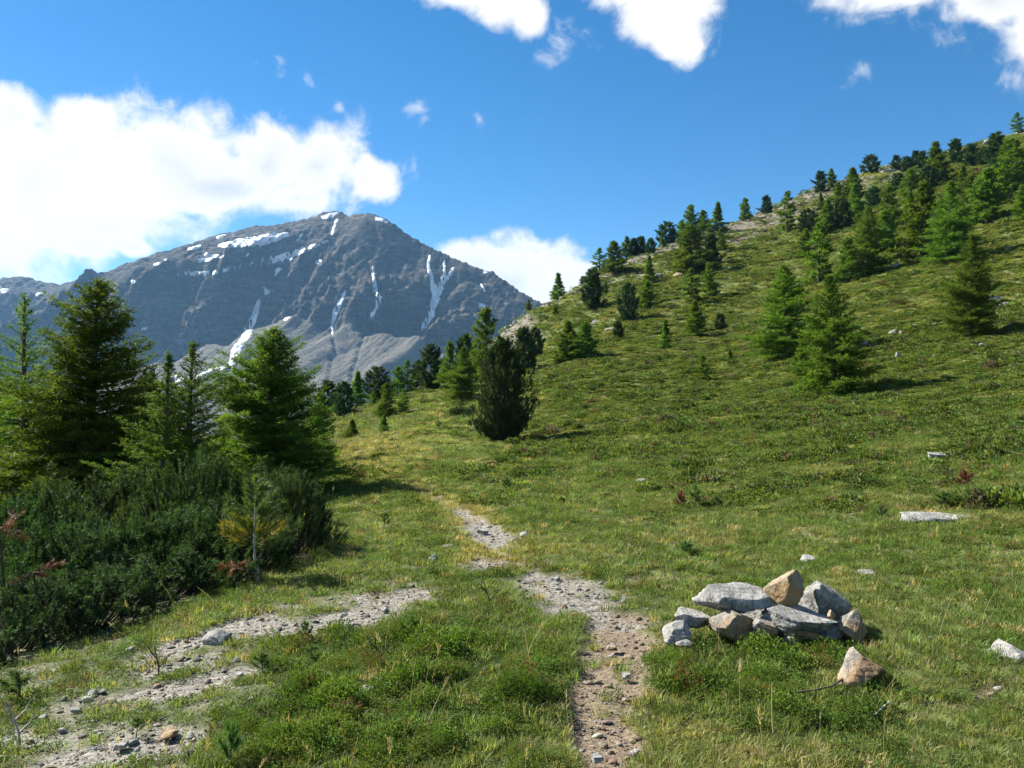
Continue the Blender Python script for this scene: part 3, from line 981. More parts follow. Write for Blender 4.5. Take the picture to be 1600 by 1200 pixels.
def stone_pine(seed, Ht, Wd, nb, nl, nw, k, per=7, belly=0.36, topw=0.35, mat=M_PINE, up=0.75):
    """dense rounded column: limbs curve up and end in upright brushes"""
    rng = np.random.default_rng(seed)
    wood, crown = Bag(), Bag()
    zz = np.linspace(0, 1, 8)
    tube(wood, np.c_[0.02 * Ht * np.sin(zz * 4 + seed), zz * 0, zz * Ht * 0.93 - 0.02 * Ht * (1 - zz)], 0.022 * Ht * (1 - zz) + 0.01, 7)
    P, A = [], []
    lob = rng.uniform(0, 6.28, 4)
    for i in range(nb):
        t = 0.02 + 0.98 * (i + rng.uniform(0, 1)) / nb
        az = i * 2.39996 + rng.normal(0, 0.3)
        if t < belly: w = 0.45 + 0.55 * math.sin(0.5 * math.pi * t / belly)
        else:
            q = (t - belly) / (1 - belly); w = (1 - q ** 2.1) * (1 - topw) + topw * (1 - q ** 5)
        w *= 1 + 0.20 * math.sin(3 * az + 7 * t + lob[0]) + 0.16 * math.sin(2 * az - 11 * t + lob[1])
        Rr = 0.5 * Wd * w * rng.uniform(0.50, 1.12)
        ztip = t * Ht
        zb = max(0.03 * Ht, ztip - Rr * rng.uniform(0.7, 1.3))
        tip = np.array([Rr * math.cos(az), Rr * math.sin(az), ztip])
        u = np.linspace(0, 1, 6)
        pts = np.c_[tip[0] * u ** 0.8, tip[1] * u ** 0.8, zb + (ztip - zb) * u ** 1.7]
        tube(wood, pts, 0.006 * Ht * (1 - u) + 0.006, 3)
        for j in range(per):
            uu = rng.uniform(0.45, 1.0)
            c = np.array([np.interp(uu, u, pts[:, a]) for a in range(3)]) + rng.normal(0, 0.045 * Wd, 3)
            ax = unit(np.array([math.cos(az), math.sin(az), 0]) * rng.uniform(0.1, 0.7) + np.array([0, 0, up]))
            for s in range(3):
                P.append(c + ax * nl * 0.55 * s); A.append(ax)
    P = np.array(P); A = np.array(A)
    P[:, 2] = np.maximum(P[:, 2], 0.02 * Ht)
    tufts(crown, rng, P, A, k, nl, nw, 0.62, 0.12 * nl)
    return wood.mesh('trunk', M_BARK, True), crown.mesh('crown', mat)


def mugo(seed, rad, ht, ns, nk, nl=0.062, nw=0.010, mat=M_MUGO):
    rng = np.random.default_rng(seed)
    wood, crown = Bag(), Bag()
    bump = rng.normal(0, 1, (5, 2)); bump = unit(bump) * rng.uniform(0.3, 0.8, (5, 1)) * rad
    P, A = [], []
    nc = ns // 12
    ca = rng.uniform(0, 6.283, nc); cq = np.sqrt(rng.uniform(0, 1, nc)) * rad * 0.94; clz = rng.normal(0, 0.12, nc)
    for i in range(ns):
        j = i % nc
        x = cq[j] * math.cos(ca[j]) + rng.normal(0, 0.055); y = cq[j] * math.sin(ca[j]) + rng.normal(0, 0.055)
        q = min(math.hypot(x, y), rad * 0.995)
        top = ht * (1 - (q / rad) ** 2.4) ** 0.5 * (0.78 + 0.34 * max(0, math.cos(2.2 * np.min(np.hypot(bump[:, 0] - x, bump[:, 1] - y)) / rad)))
        depth = rng.random() ** 2.2
        z = max(0.06, top * (1 - 0.55 * depth) + clz[j] + rng.normal(0, 0.035))
        ax = unit(np.array([x, y, 0]) / rad * 0.75 + np.array([0, 0, 1.0]) + rng.normal(0, 0.16, 3))
        if i % 9 == 0:
            u = np.linspace(0, 1, 5)
            b = np.array([x * 0.25, y * 0.25, -0.02])
            pts = b + (np.array([x, y, z]) - b) * np.c_[u, u, u ** 1.5]
            tube(wood, pts, 0.016 * (1 - u) + 0.005, 4)
        if rng.random() < 0.06: z += rng.uniform(0.05, 0.14)
        tip = np.array([x, y, z])
        ln = rng.uniform(0.12, 0.22)
        for s in np.linspace(0, 1, 6):
            P.append(tip + ax * ln * (s - 1)); A.append(ax * (0.6 + s * 0.8))
    P, A = np.array(P), np.array(A)
    P[:, 2] = np.maximum(P[:, 2], 0.015)
    tufts(crown, rng, P, A, nk, nl, nw, 0.55)
    return wood.mesh('stems', M_TWIG, True), crown.mesh('foliage', mat)


def sapling(seed, ht, nl=0.055, mat=M_YOUNG, nbr=7, wood=M_TWIG, bare=0.25):
    rng = np.random.default_rng(seed)
    w, c = Bag(), Bag()
    z = np.linspace(0, 1, 6)
    st = np.c_[0.05 * ht * np.sin(z * 3 + seed), 0.04 * ht * np.cos(z * 2 + seed) - 0.04 * ht * math.cos(seed), z * ht]
    st[0, 2] -= 0.03
    tube(w, st, 0.022 * ht * (1 - z) + 0.003, 5)
    P, A = [], []
    for s in np.linspace(bare + 0.25, 1, 9):
        P.append(np.array([np.interp(s, z, st[:, i]) for i in range(3)])); A.append(np.array([0, 0, 1.0]))
    for i in range(nbr):
        t = bare + (0.85 - bare) * (i + 0.5) / nbr
        az = i * 2.4 + rng.normal(0, 0.4)
        b = np.array([np.interp(t, z, st[:, j]) for j in range(3)])
        L = ht * (0.45 - 0.28 * t) * rng.uniform(0.7, 1.2)
        u = np.linspace(0, 1, 7)
        pts = b + L * np.c_[np.cos(az) * u, np.sin(az) * u, 0.25 * u + 0.5 * u ** 2]
        tube(w, pts, 0.010 * ht * (1 - u) + 0.002, 3)
        tan = unit(np.gradient(pts, axis=0))
        for j in range(2, 7): P.append(pts[j]); A.append(tan[j])
    P, A = np.array(P), np.array(A)
    tufts(c, rng, P, A, 26, nl * 1.25, 0.0055, 0.6)
    return w.mesh('stem', wood, True), c.mesh('needles', mat)


def thing(name, loc, label, cat, group=None, rz=0.0, sc=(1, 1, 1)):
    o = bpy.data.objects.new(name, None); o.empty_display_size = 0.2
    COL.objects.link(o)
    o.location = [float(q) for q in loc]; o.rotation_euler = (0, 0, rz); o.scale = sc
    return tag(o, label, cat, group)


def bounds(me):
    a = np.empty(len(me.vertices) * 3, np.float32); me.vertices.foreach_get('co', a); a = a.reshape(-1, 3)
    q = np.percentile(np.hypot(a[:, 0], a[:, 1]), 97)
    return 2 * q, a[:, 2].max()


def plant(name, proto, base, hpx, wpx, label, cat, group, rz, parts=('trunk', 'crown')):
    """stand a copy of a plant at its base, sized from its height and width in the photograph"""
    dep = base[1]
    wood, crown = proto
    pw, ph = bounds(crown)
    ht = hpx / F * dep; wd = wpx / F * dep
    sz, sx = ht / ph, wd / pw
    sx = min(max(sx, 0.55 * sz), 1.8 * sz)
    o = thing(name, (base[0], base[1], base[2] - 0.01), label, cat, group, rz, (sx, sx, sz))
    for nm, me in zip(parts, (wood, crown)): obj(nm, me, o)
    return o


# ================================================================== trees
rnd = random.Random(5)
LF = [conifer(11 + i, 5.0, w, nb, 0.27, 0.090, 10, tw, 0.19, sp, rise=ri, power=p, spread=0.8)
      for i, (w, p, nb, tw, sp, ri) in enumerate(((2.2, .85, 60, .46, .97, (4, 55)), (2.7, .75, 64, .46, .97, (0, 50)), (1.9, .95, 54, .42, .9, (8, 60)), (2.4, .6, 60, .50, .97, (10, 60)),
                                                  (2.6, .5, 46, .52, .85, (14, 58)), (2.0, .7, 40, .5, .8, (-4, 45)), (3.0, .65, 58, .5, .92, (6, 50))))]
PF = [stone_pine(31 + i, 5.0, w, 60, 0.30, 0.085, 9, 6, b, tw) for i, (w, b, tw) in enumerate(((1.9, .3, .25), (2.3, .4, .45), (1.7, .25, .15), (2.9, .45, .7)))]
LM = [conifer(51 + i, 5.8, w, 140, 0.135, 0.038, 8, 0.46, 0.105, 0.97, rise=(2, 52), power=p, spread=0.85) for i, (w, p) in enumerate(((3.6, .75), (3.4, .9)))]

NEAR = {
    'L1': conifer(71, 5.4, 3.0, 110, 0.085, 0.018, 9, 0.40, 0.070, 0.85, 0.25, rise=(-4, 45), power=0.85, spread=0.95),
    'L2': conifer(72, 5.6, 3.3, 270, 0.090, 0.020, 8, 0.50, 0.070, 0.98, 0.04, rise=(-2, 48), power=0.85, spread=0.95),
    'L5': conifer(73, 3.7, 2.5, 220, 0.080, 0.018, 8, 0.50, 0.062, 0.98, 0.06, rise=(4, 55), power=0.74, spread=0.95),
    'S3': conifer(74, 3.1, 1.7, 130, 0.050, 0.015, 9, 0.44, 0.050, 0.98, 0.24, rise=(10, 50), power=1.15, spread=1.0, mat=M_SPRUCE),
    'S4': conifer(75, 3.2, 1.8, 135, 0.050, 0.015, 9, 0.44, 0.050, 0.98, 0.22, rise=(10, 50), power=0.95, spread=1.0, mat=M_SPRUCE),
    'CP': stone_pine(76, 4.8, 3.0, 210, 0.14, 0.028, 12, 13, 0.40, 0.42),
}


def at_depth(px, D):
    d = pix_dir(px, 640); x = d[0] / d[1] * D
    return np.array([x, D, h1(x, D)])


def top_px(base, ytop):
    return to_pix(*base)[1] - ytop


for key, nm, px, D, ytop, wpx, rz, label in (
        ('L1', 'larch_tree', 40, 17.5, 455, 175, 0.3, 'sparse tall larch with bare tip at the far left edge behind the shrubs'),
        ('L2', 'larch_tree', 150, 16.5, 432, 285, 1.1, 'tallest dense larch at left rising above the dark pine shrubs'),
        ('S3', 'spruce_tree', 258, 13.2, 546, 135, 0.6, 'slender young spruce with bare leader just right of the tallest larch'),
        ('S4', 'spruce_tree', 298, 13.8, 530, 165, 2.2, 'dark young spruce with thin spiky leader beside the bright left larch'),
        ('L5', 'larch_tree', 425, 18.3, 508, 185, 0.0, 'bright green bushy larch casting shadow on the meadow beside the path')):
    b = at_depth(px, D)
    plant(nm, NEAR[key], b, top_px(b, ytop), wpx * 1.45, label, 'tree', 'conifers behind the dwarf pine thicket', rz)
for px, D, ytop, wpx, pr, nm, label in (
        (228, 21, 570, 90, PF[0], 'pine_tree', 'dark pine half hidden behind the right flank of the tallest larch'),
        (500, 27, 612, 62, LM[0], 'larch_tree', 'small larch peeping out behind the right side of the bright larch'),
        (-40, 21, 500, 210, LM[1], 'larch_tree', 'larch cut by the left picture edge behind the sparse larch'),
        (95, 22, 590, 150, LM[0], 'larch_tree', 'larch filling the gap between the sparse and the tallest larch'),
        (345, 22, 655, 110, LM[1], 'larch_tree', 'low larch in the dip between the spruces and the bright larch')):
    b = at_depth(px, D)
    plant(nm, pr, b, top_px(b, ytop), wpx * 1.25, label, 'tree', 'conifers behind the dwarf pine thicket', rnd.uniform(0, 6))

b = hit(786, 690)
plant('pine_tree', NEAR['CP'], b, 690 - 520, 92, 'large dark stone pine standing alone mid meadow beside the path', 'tree', None, 0.4)

# (px, base row, top row, width, kind, label); L = larch, l = small larch, P = stone pine, W = wide pine, M = larch close enough to show twigs, S = spruce
TREES = [
    (513, 646, 594, 26, 'P', 'leftmost dark pine of the row on the valley edge'),
    (537, 651, 596, 26, 'P', 'second dark pine from the left on the valley edge, narrow and full'),
    (558, 634, 580, 26, 'L', 'green larch third from the left on the valley edge'),
    (589, 624, 569, 36, 'W', 'broad dark pine on the valley edge above the faint path bend'),
    (621, 593, 547, 24, 'L', 'larch with light left side behind the valley edge crest'),
    (638, 608, 557, 22, 'L', 'bright yellow-green larch on the valley edge'),
    (655, 599, 554, 24, 'P', 'dark pine between the bright valley edge larch and the pointed pine'),
    (674, 608, 538, 30, 'P', 'pointed dark pine on bare soil at the valley edge'),
    (703, 608, 535, 28, 'L', 'tall thin larch left of the dense clump behind the lone stone pine'),
    (722, 628, 546, 52, 'M', 'rounded front larch of the clump left of the lone stone pine'),
    (728, 600, 522, 30, 'P', 'dark pine at the back of the clump left of the lone stone pine'),
    (760, 612, 485, 48, 'L', 'tallest larch of the clump directly behind the lone stone pine'),
    (818, 582, 511, 28, 'P', 'dark pine just behind the right shoulder of the lone stone pine'),
    (836, 559, 512, 22, 'P', 'narrow dark pine right of the lone stone pine on the slope'),
    (886, 567, 502, 36, 'L', 'left larch of a touching pair at the foot of the hill'),
    (914, 561, 504, 36, 'L', 'right larch of a touching pair at the foot of the hill'),
    (871, 470, 427, 22, 'L', 'small larch alone on the low crest against the white cloud'),
    (926, 484, 420, 26, 'P', 'dark pointed pine on the stony shoulder just below the low crest'),
    (604, 651, 600, 26, 'l', 'light green young larch beside the faint path bend'),
    (601, 676, 648, 18, 'l', 'smallest bushy larch on the faint path below the young larch'),
    (630, 646, 609, 20, 'l', 'thin young larch right of the light green young larch'),
    (550, 686, 656, 18, 'l', 'little round larch at the left end of the dry meadow'),
    (583, 634, 612, 20, 'l', 'dark little larch at the foot of the broad valley edge pine'),
    (826, 487, 467, 22, 'l', 'low bushy larch on the low crest where the mountain meets the hill'),
    (868, 491, 476, 11, 'l', 'tiny larch on the stony slope under the lone crest larch'),
    (911, 444, 431, 10, 'P', 'tiny dark pine on the low crest left of the pointed pine'),
    (938, 428, 388, 26, 'L', 'left larch of the row at the lower end of the wooded crest'),
    (960, 428, 377, 32, 'L', 'fullest larch at the lower end of the wooded crest'),
    (979, 403, 367, 20, 'L', 'tall larch against the sky at the lower wooded crest'),
    (991, 399, 371, 13, 'P', 'first of three small dark crest pines in a row'),
    (1002, 396, 368, 14, 'P', 'second and tallest of three small dark crest pines in a row'),
    (1017, 396, 372, 18, 'P', 'third and rightmost of three small dark crest pines in a row'),
    (1042, 381, 345, 38, 'W', 'broad round dark pine against the sky on the crest'),
    (1035, 386, 368, 12, 'l', 'light green little larch at the foot of the broad crest pine'),
    (1079, 372, 321, 26, 'L', 'pointed larch on the crest right of the broad dark pine'),
    (1065, 373, 344, 16, 'l', 'small larch squeezed between the broad crest pine and pointed larch'),
    (1099, 362, 327, 22, 'L', 'larch on the crest left of the big leaning larch'),
    (1121, 364, 316, 40, 'L', 'big bushy larch leaning right on the crest'),
    (1165, 345, 310, 17, 'L', 'slim larch standing alone on the bare crest'),
    (1197, 333, 305, 19, 'P', 'small upright pine on the bare crest right of the slim larch'),
    (1230, 363, 300, 30, 'L', 'larch in front of the bare crest with its tip in the sky'),
    (1080, 424, 352, 48, 'L', 'wide dark larch on the upper slope below the crest clump'),
    (1111, 414, 364, 22, 'P', 'narrow dark pine touching the wide upper slope larch'),
    (1127, 392, 357, 15, 'l', 'thin light larch beside the narrow dark upper slope pine'),
    (1016, 447, 400, 20, 'L', 'light green thin larch on the stony upper slope'),
    (1012, 483, 441, 26, 'L', 'larch directly below the light green thin larch on the slope'),
    (982, 502, 442, 24, 'P', 'dark cone shaped pine in the middle of the stony slope'),
    (1082, 473, 420, 34, 'L', 'left larch of the pair casting a long shadow on mid slope'),
    (1108, 463, 411, 22, 'L', 'bright right larch of the pair casting a long shadow on mid slope'),
    (1088, 526, 470, 36, 'L', 'round solitary larch in the middle of the green slope'),
    (966, 531, 502, 16, 'P', 'little dark pine beside a pale rock low on the slope'),
    (1126, 516, 489, 17, 'P', 'small dark pine up right of the round solitary larch'),
    (1039, 547, 499, 18, 'S', 'thin yellow-green spruce alone on the lower slope'),
    (946, 458, 440, 11, 'l', 'tiny larch on scree right of the pointed pine'),
    (1140, 567, 545, 22, 'l', 'low bushy larch in the heath on the lower slope'),
    (1100, 597, 556, 26, 'l', 'bushy young larch lowest on the open slope'),
    (1228, 560, 420, 92, 'M', 'large full larch left of the lone slope larch, fading upward'),
    (1303, 620, 436, 100, 'M', 'biggest slope larch in the foreground heath casting a dark shadow right'),
    (1252, 590, 535, 26, 'l', 'thin yellowish young larch between the two large slope larches'),
    (1520, 528, 372, 74, 'M', 'large spiky larch before grey rocks at the right of the slope'),
    (1263, 362, 326, 27, 'W', 'rounded dark pine under the bare crest'),
    (1282, 328, 301, 12, 'l', 'tiny larch on pale ground under the bare crest'),
    (1282, 301, 267, 20, 'P', 'left one of two pines on the crest left of the wide round pine'),
    (1300, 292, 263, 22, 'L', 'right one of two trees on the crest left of the wide round pine'),
    (1332, 308, 262, 27, 'L', 'larch on the crest just left of the wide round pine'),
    (1361, 272, 241, 36, 'W', 'wide round dark pine on the rocky crest outcrop'),
    (1401, 266, 242, 17, 'P', 'first of four small crest pines right of the wide round pine'),
    (1417, 270, 244, 19, 'P', 'second of four small crest pines right of the wide round pine'),
    (1431, 263, 235, 14, 'P', 'third of four small crest pines right of the wide round pine'),
    (1442, 265, 235, 13, 'P', 'fourth and slimmest of four small crest pines right of the wide round pine'),
    (1465, 290, 222, 42, 'L', 'tall full larch rising above the crest in the upper right wood'),
    (1494, 258, 217, 22, 'P', 'dark rounded pine on the crest right of the tall full larch'),
    (1519, 260, 223, 24, 'P', 'left pine of the clump before the last rock on the crest'),
    (1538, 260, 229, 22, 'P', 'middle pine of the clump before the last rock on the crest'),
    (1557, 260, 207, 24, 'P', 'tallest right pine of the clump before the last rock on the crest'),
    (1591, 208, 176, 21, 'L', 'lone larch at the very top of the crest by the right edge'),
    (1316, 360, 310, 22, 'P', 'dark pine at the left edge of the upper right wood'),
    (1294, 364, 311, 26, 'L', 'larch between the rounded pine and the dark pine of the upper wood'),
    (1336, 348, 287, 28, 'L', 'larch in the upper wood straight below the crest larch'),
    (1366, 326, 291, 24, 'P', 'small dark pine on open grass inside the upper right wood'),
    (1357, 430, 326, 62, 'M', 'large dark larch at the lower front of the upper right wood'),
    (1388, 365, 292, 36, 'L', 'larch standing right behind the large dark larch of the wood'),
    (1404, 302, 270, 20, 'P', 'dark pine deep in the upper wood below the four crest pines'),
    (1424, 322, 264, 38, 'L', 'olive green larch deep in the upper wood below the four crest pines'),
    (1443, 405, 284, 54, 'L', 'left larch of the big dense pair in the right wood'),
    (1483, 412, 288, 70, 'M', 'biggest right larch of the dense pair in the right wood'),
    (1504, 305, 258, 34, 'L', 'larch behind the dense pair below the rounded crest pine'),
    (1544, 350, 266, 58, 'L', 'broad larch on the right flank of the wood'),
    (1582, 310, 218, 56, 'L', 'tall larch of the wood close to the right picture edge'),
    (1280, 442, 350, 46, 'L', 'larch below the wood, right above the large full slope larch'),
    (1325, 442, 372, 34, 'L', 'smaller larch touching the lower front of the upper wood'),
    (1258, 402, 358, 30, 'L', 'larch on the slope under the rounded dark pine of the crest'),
    (1600, 290, 240, 40, 'P', 'dark pine cut by the right picture edge under the crest'),
    (1420, 350, 300, 36, 'L', 'mid sized larch between the olive larch and the dense pair'),
    (1385, 395, 330, 34, 'L', 'larch on the grass gap right of the large dark larch of the wood'),
    (1520, 330, 275, 36, 'L', 'larch filling the wood between the dense pair and broad right larch'),
    (1560, 310, 252, 34, 'P', 'dark pine between the broad right larch and the right picture edge'),
    (1450, 300, 258, 28, 'P', 'dark pine at the foot of the tall full crest larch'),
    (1600, 345, 290, 40, 'L', 'larch cut by the right picture edge below the dark pine'),
    (1310, 330, 285, 24, 'L', 'larch just under the crest behind the dark edge pine'),
]
for i, (px, yb, yt, wpx, kind, label) in enumerate(TREES):
    base = hit(px, yb)
    nm, pr = {'L': ('larch_tree', LF[i % 7]), 'l': ('larch_tree', LF[(i * 3 + 1) % 7]), 'P': ('pine_tree', PF[i % 3]), 'W': ('pine_tree', PF[3]),
              'M': ('larch_tree', LM[i % 2]), 'S': ('spruce_tree', LF[2])}[kind]
    plant(nm, pr, base, (yb - yt) * 1.06, wpx * (1.28 if kind == 'M' else 1.45), label, 'tree', 'trees on the hillside and its crest', rnd.uniform(0, 6.28))

# ================================================================== dwarf pine thicket
MUG = [mugo(81, 0.95, 1.05, 520, 10), mugo(82, 0.80, 0.90, 420, 10), mugo(83, 1.05, 1.25, 600, 10), mugo(84, 0.60, 0.65, 260, 10)]
for i, (px, D, ytop, wpx, k, label) in enumerate([
        (446, 10.2, 748, 128, 0, 'dark dwarf pine bush at the right end of the thicket beside the meadow'),
        (405, 11.2, 735, 190, 2, 'dwarf pine bush in front of the bright left larch'),
        (300, 11.0, 712, 200, 2, 'highest dwarf pine bush at the foot of the dark spruce'),
        (205, 11.5, 742, 210, 0, 'dwarf pine bush under the slender spruce leader'),
        (110, 11.0, 752, 220, 2, 'dwarf pine bush at the foot of the tallest larch'),
        (20, 10.5, 780, 220, 0, 'dwarf pine bush at the back left edge of the thicket'),
        (370, 9.3, 795, 180, 1, 'dwarf pine bush right behind the yellowing young pine'),
        (270, 9.2, 800, 210, 0, 'dwarf pine bush in the middle row left of the yellowing young pine'),
        (170, 8.8, 815, 230, 2, 'broad dwarf pine bush in the middle of the thicket front'),
        (60, 8.4, 815, 230, 1, 'dwarf pine bush behind the red dead branch'),
        (250, 8.05, 868, 190, 1, 'front dwarf pine bush over the dark hollow beside gravel'),
        (140, 7.3, 895, 220, 0, 'front dwarf pine bush overhanging the shaded bank'),
        (20, 6.7, 915, 240, 2, 'nearest dwarf pine bush in the lower left corner shade'),
        (330, 8.5, 855, 150, 3, 'low dwarf pine bush left of the pale crooked stem'),
        (-70, 7.6, 830, 230, 1, 'dwarf pine bush cut by the left picture edge'),
        (510, 10.6, 858, 66, 3, 'small low dwarf pine clump at the right tip of the thicket'),
]):
    b = at_depth(px, D)
    plant('dwarf_pine_shrub', MUG[k], b, max(40, top_px(b, ytop) + 22), wpx * 1.08, label, 'shrub', 'dwarf pine shrubs of the left thicket', rnd.uniform(0, 6.28), ('stems', 'foliage'))
b = hit(720, 650)
plant('dwarf_pine_shrub', MUG[1], b, 20, 46, 'low dark dwarf pine shrub left of the lone stone pine', 'shrub', None, 1.0, ('stems', 'foliage'))

# ---- yellowing young pine in front of the thicket
rng0 = np.random.default_rng(7)
b = hit(402, 908)
t = thing('young_pine', b, 'yellowing young pine with pale crooked stem in front of the thicket', 'sapling')
w = Bag(); sc = b[1] / F
stem = np.array([[0, 0, -0.04], [0.006, 0, 0.10], [-0.03, 0.01, 0.24], [-0.035, 0, 0.42], [-0.03, 0, 0.64], [-0.02, 0, 0.86]])
tube(w, stem, [0.020, 0.018, 0.013, 0.011, 0.008, 0.004], 7)
tube(w, [[0.0, 0, 0.06], [-0.06, -0.02, 0.10], [-0.085, -0.03, 0.12]], [0.008, 0.005, 0.003], 5)
obj('stem', w.mesh('stem', M_PALE, True), t)
for nm, mt, rows in (('needles', M_YOUNG, [(0.74, 0.98, 12, 0.09), (0.54, 0.78, 16, 0.24), (0.24, 0.36, 7, 0.40)]), ('yellow_needles', M_YELLOW, [(0.28, 0.44, 12, 0.26), (0.44, 0.60, 12, 0.18)])):
    c, wd = Bag(), Bag()
    P, A = [], []
    for (z0, z1, cnt, ln) in rows:
        for i in range(cnt):
            z = rng0.uniform(z0, z1); az = rng0.uniform(0, 6.28) if ln < 0.3 else rng0.uniform(-0.5, 0.3)
            o0 = np.array([np.interp(z, stem[:, 2], stem[:, 0]), 0, z])
            u = np.linspace(0.15, 1, 7)
            pts = o0 + ln * 1.1 * np.c_[np.cos(az) * u, np.sin(az) * u, 0.15 * u + 0.35 * u * u]
            tube(wd, pts, 0.004, 3)
            tn = unit(np.gradient(pts, axis=0))
            for j in range(1, 7): P.append(pts[j]); A.append(tn[j] + np.array([0, 0, 0.3]))
    tufts(c, rng0, np.array(P), np.array(A), 18, 0.085, 0.0062, 0.55)
    o = obj(nm, c.mesh(nm, mt), t)
    obj('twig', wd.mesh('twig', M_TWIG), t)

# ---- dead red pine branch at the left edge
for (px, D, zt, ln, label) in ((8, 6.9, 828, 0.30, 'rust red dead pine branch at the left picture edge'), (62, 6.75, 893, 0.20, 'short rust brown dead twig low in the left thicket'), (368, 8.3, 882, 0.14, 'small rust brown dead sprig left of the pale crooked stem')):
    b = at_depth(px, D)
    top = pix_at(px, zt, D)
    t = thing('dead_branch', b, label, 'branch', 'dead red pine branches')
    hgt = top[2] - b[2]
    w, c = Bag(), Bag()
    main = np.array([[0.05, 0.05, -0.03], [0.02, 0, hgt * 0.5], [0, -0.05, hgt], [ln * 0.3, -0.1, hgt + ln * 0.1]])
    tube(w, main, [0.012, 0.010, 0.007, 0.004], 5)
    P, A = [], []
    for i in range(7):
        az = rng0.uniform(0, 6.28); u = np.linspace(0, 1, 6)
        pts = main[2 + i % 2] + ln * np.c_[np.cos(az) * u, np.sin(az) * u, rng0.uniform(-0.6, 0.5) * u] * 0.8
        tube(w, pts, 0.003, 3)
        tn = unit(np.gradient(pts, axis=0))
        for j in range(1, 6): P.append(pts[j]); A.append(tn[j])
    tufts(c, rng0, np.array(P), np.array(A), 14, 0.05, 0.004, 0.6)
    obj('stem', w.mesh('stem', M_TWIG, True), t); obj('needles', c.mesh('needles', M_RED), t)

# ---- pine seedlings in the turf
SAP = [sapling(91 + i, 0.28, nbr=n_) for i, n_ in enumerate((6, 8, 5))]
SAPR = sapling(97, 0.28, mat=M_RED, nbr=7)
for i, (px, yb, hp, wp, red, label) in enumerate([
        (640, 1002, 52, 46, 0, 'bushy pine seedling in the mat right of the gravel patch'),
        (478, 1004, 42, 22, 0, 'thin pine seedling on the front edge of the gravel patch'),
        (410, 1052, 42, 34, 0, 'pine seedling on the turf below the gravel patch'),
        (487, 1036, 34, 30, 0, 'pine seedling with brown base beside the gravel front edge'),
        (360, 1200, 84, 40, 0, 'largest pine seedling at the bottom left of the path'),
        (214, 1148, 36, 24, 0, 'small pine seedling on stony turf at bottom left'),
        (28, 1095, 56, 70, 0, 'wide pine seedling in the lower left corner'),
        (1071, 866, 26, 30, 0, 'dark little pine seedling behind the cairn to the left'),
        (1086, 793, 42, 30, 0, 'green pine seedling beside the rust tipped one in the right meadow'),
        (1063, 796, 36, 18, 1, 'rust tipped dying pine seedling in the right meadow'),
        (1121, 795, 26, 24, 0, 'small pine seedling right of the rust tipped one'),
        (1476, 795, 34, 32, 0, 'pine seedling behind the long flat slab'),
        (1378, 812, 28, 18, 0, 'thin pine seedling left of the long flat slab'),
        (1508, 764, 36, 28, 1, 'rust red dead pine seedling in the right heath'),
        (1590, 782, 30, 30, 0, 'pine seedling at the right edge of the meadow'),
        (601, 826, 30, 20, 0, 'pine seedling left of the path in the middle distance'),
        (791, 766, 24, 18, 0, 'pine seedling on the meadow right of the path beyond the bend'),
        (1142, 795, 16, 14, 0, 'tiny pine seedling at the end of the right meadow trio'),
        (686, 671, 16, 14, 0, 'distant dark seedling on the meadow left of the lone stone pine'),
]):
    base = hit(px, yb)
    plant('pine_seedling', SAPR if red else SAP[i % 3], base, hp, wp, label, 'seedling', 'pine seedlings in the turf', rnd.uniform(0, 6.28), ('stem', 'needles'))


# ================================================================== stones
def rock_mat(name, c0, c1, c2, lichen=(0.30, 0.30, 0.24), warm=None):
    n = NT(name)
    p = n.coord()
    f = n.noise(9, 7, 0.65, p); g = n.noise(42, 5, 0.7, p); h_ = n.noise(3.2, 4, 0.6, p)
    c = n.ramp(f, [(0.32, c0), (0.5, c1), (0.68, c2)])
    c = n.mix(n.range(g, 0.50, 0.66, 0, 0.8), c, lichen)
    c = n.mix(n.range(n.noise(17, 5, 0.7, p), 0.56, 0.68, 0, 0.75), c, (0.05, 0.046, 0.042))
    if warm: c = n.mix(n.range(h_, 0.42, 0.62), c, warm)
    vein = n.node('ShaderNodeTexWave'); vein.inputs['Scale'].default_value = 4.0; vein.inputs['Distortion'].default_value = 6.0; vein.inputs['Detail'].default_value = 4
    n.L.new(p, vein.inputs[0])
    c = n.mix(n.range(vein.outputs['Fac'], 0.86, 1.0, 0, 0.35), c, (0.05, 0.045, 0.04))
    n.color(c, 0.88, 0.25)
    hb = n.math('ADD', f, n.math('MULTIPLY', g, 0.4))
    n.bump(hb, 0.9, 0.03)
    return n.m


M_GREY = rock_mat('grey schist', (0.085, 0.083, 0.078), (0.23, 0.225, 0.21), (0.44, 0.43, 0.41))
M_TAN = rock_mat('tan weathered stone', (0.16, 0.115, 0.070), (0.28, 0.22, 0.145), (0.40, 0.34, 0.25), (0.36, 0.33, 0.27), (0.29, 0.19, 0.09))
M_MIXR = rock_mat('grey stone with rust stains', (0.10, 0.09, 0.08), (0.24, 0.22, 0.19), (0.40, 0.37, 0.32), (0.36, 0.33, 0.27), (0.26, 0.17, 0.09))
M_WHITE = rock_mat('pale grey stone', (0.13, 0.13, 0.12), (0.27, 0.26, 0.24), (0.42, 0.41, 0.38), (0.33, 0.32, 0.28))


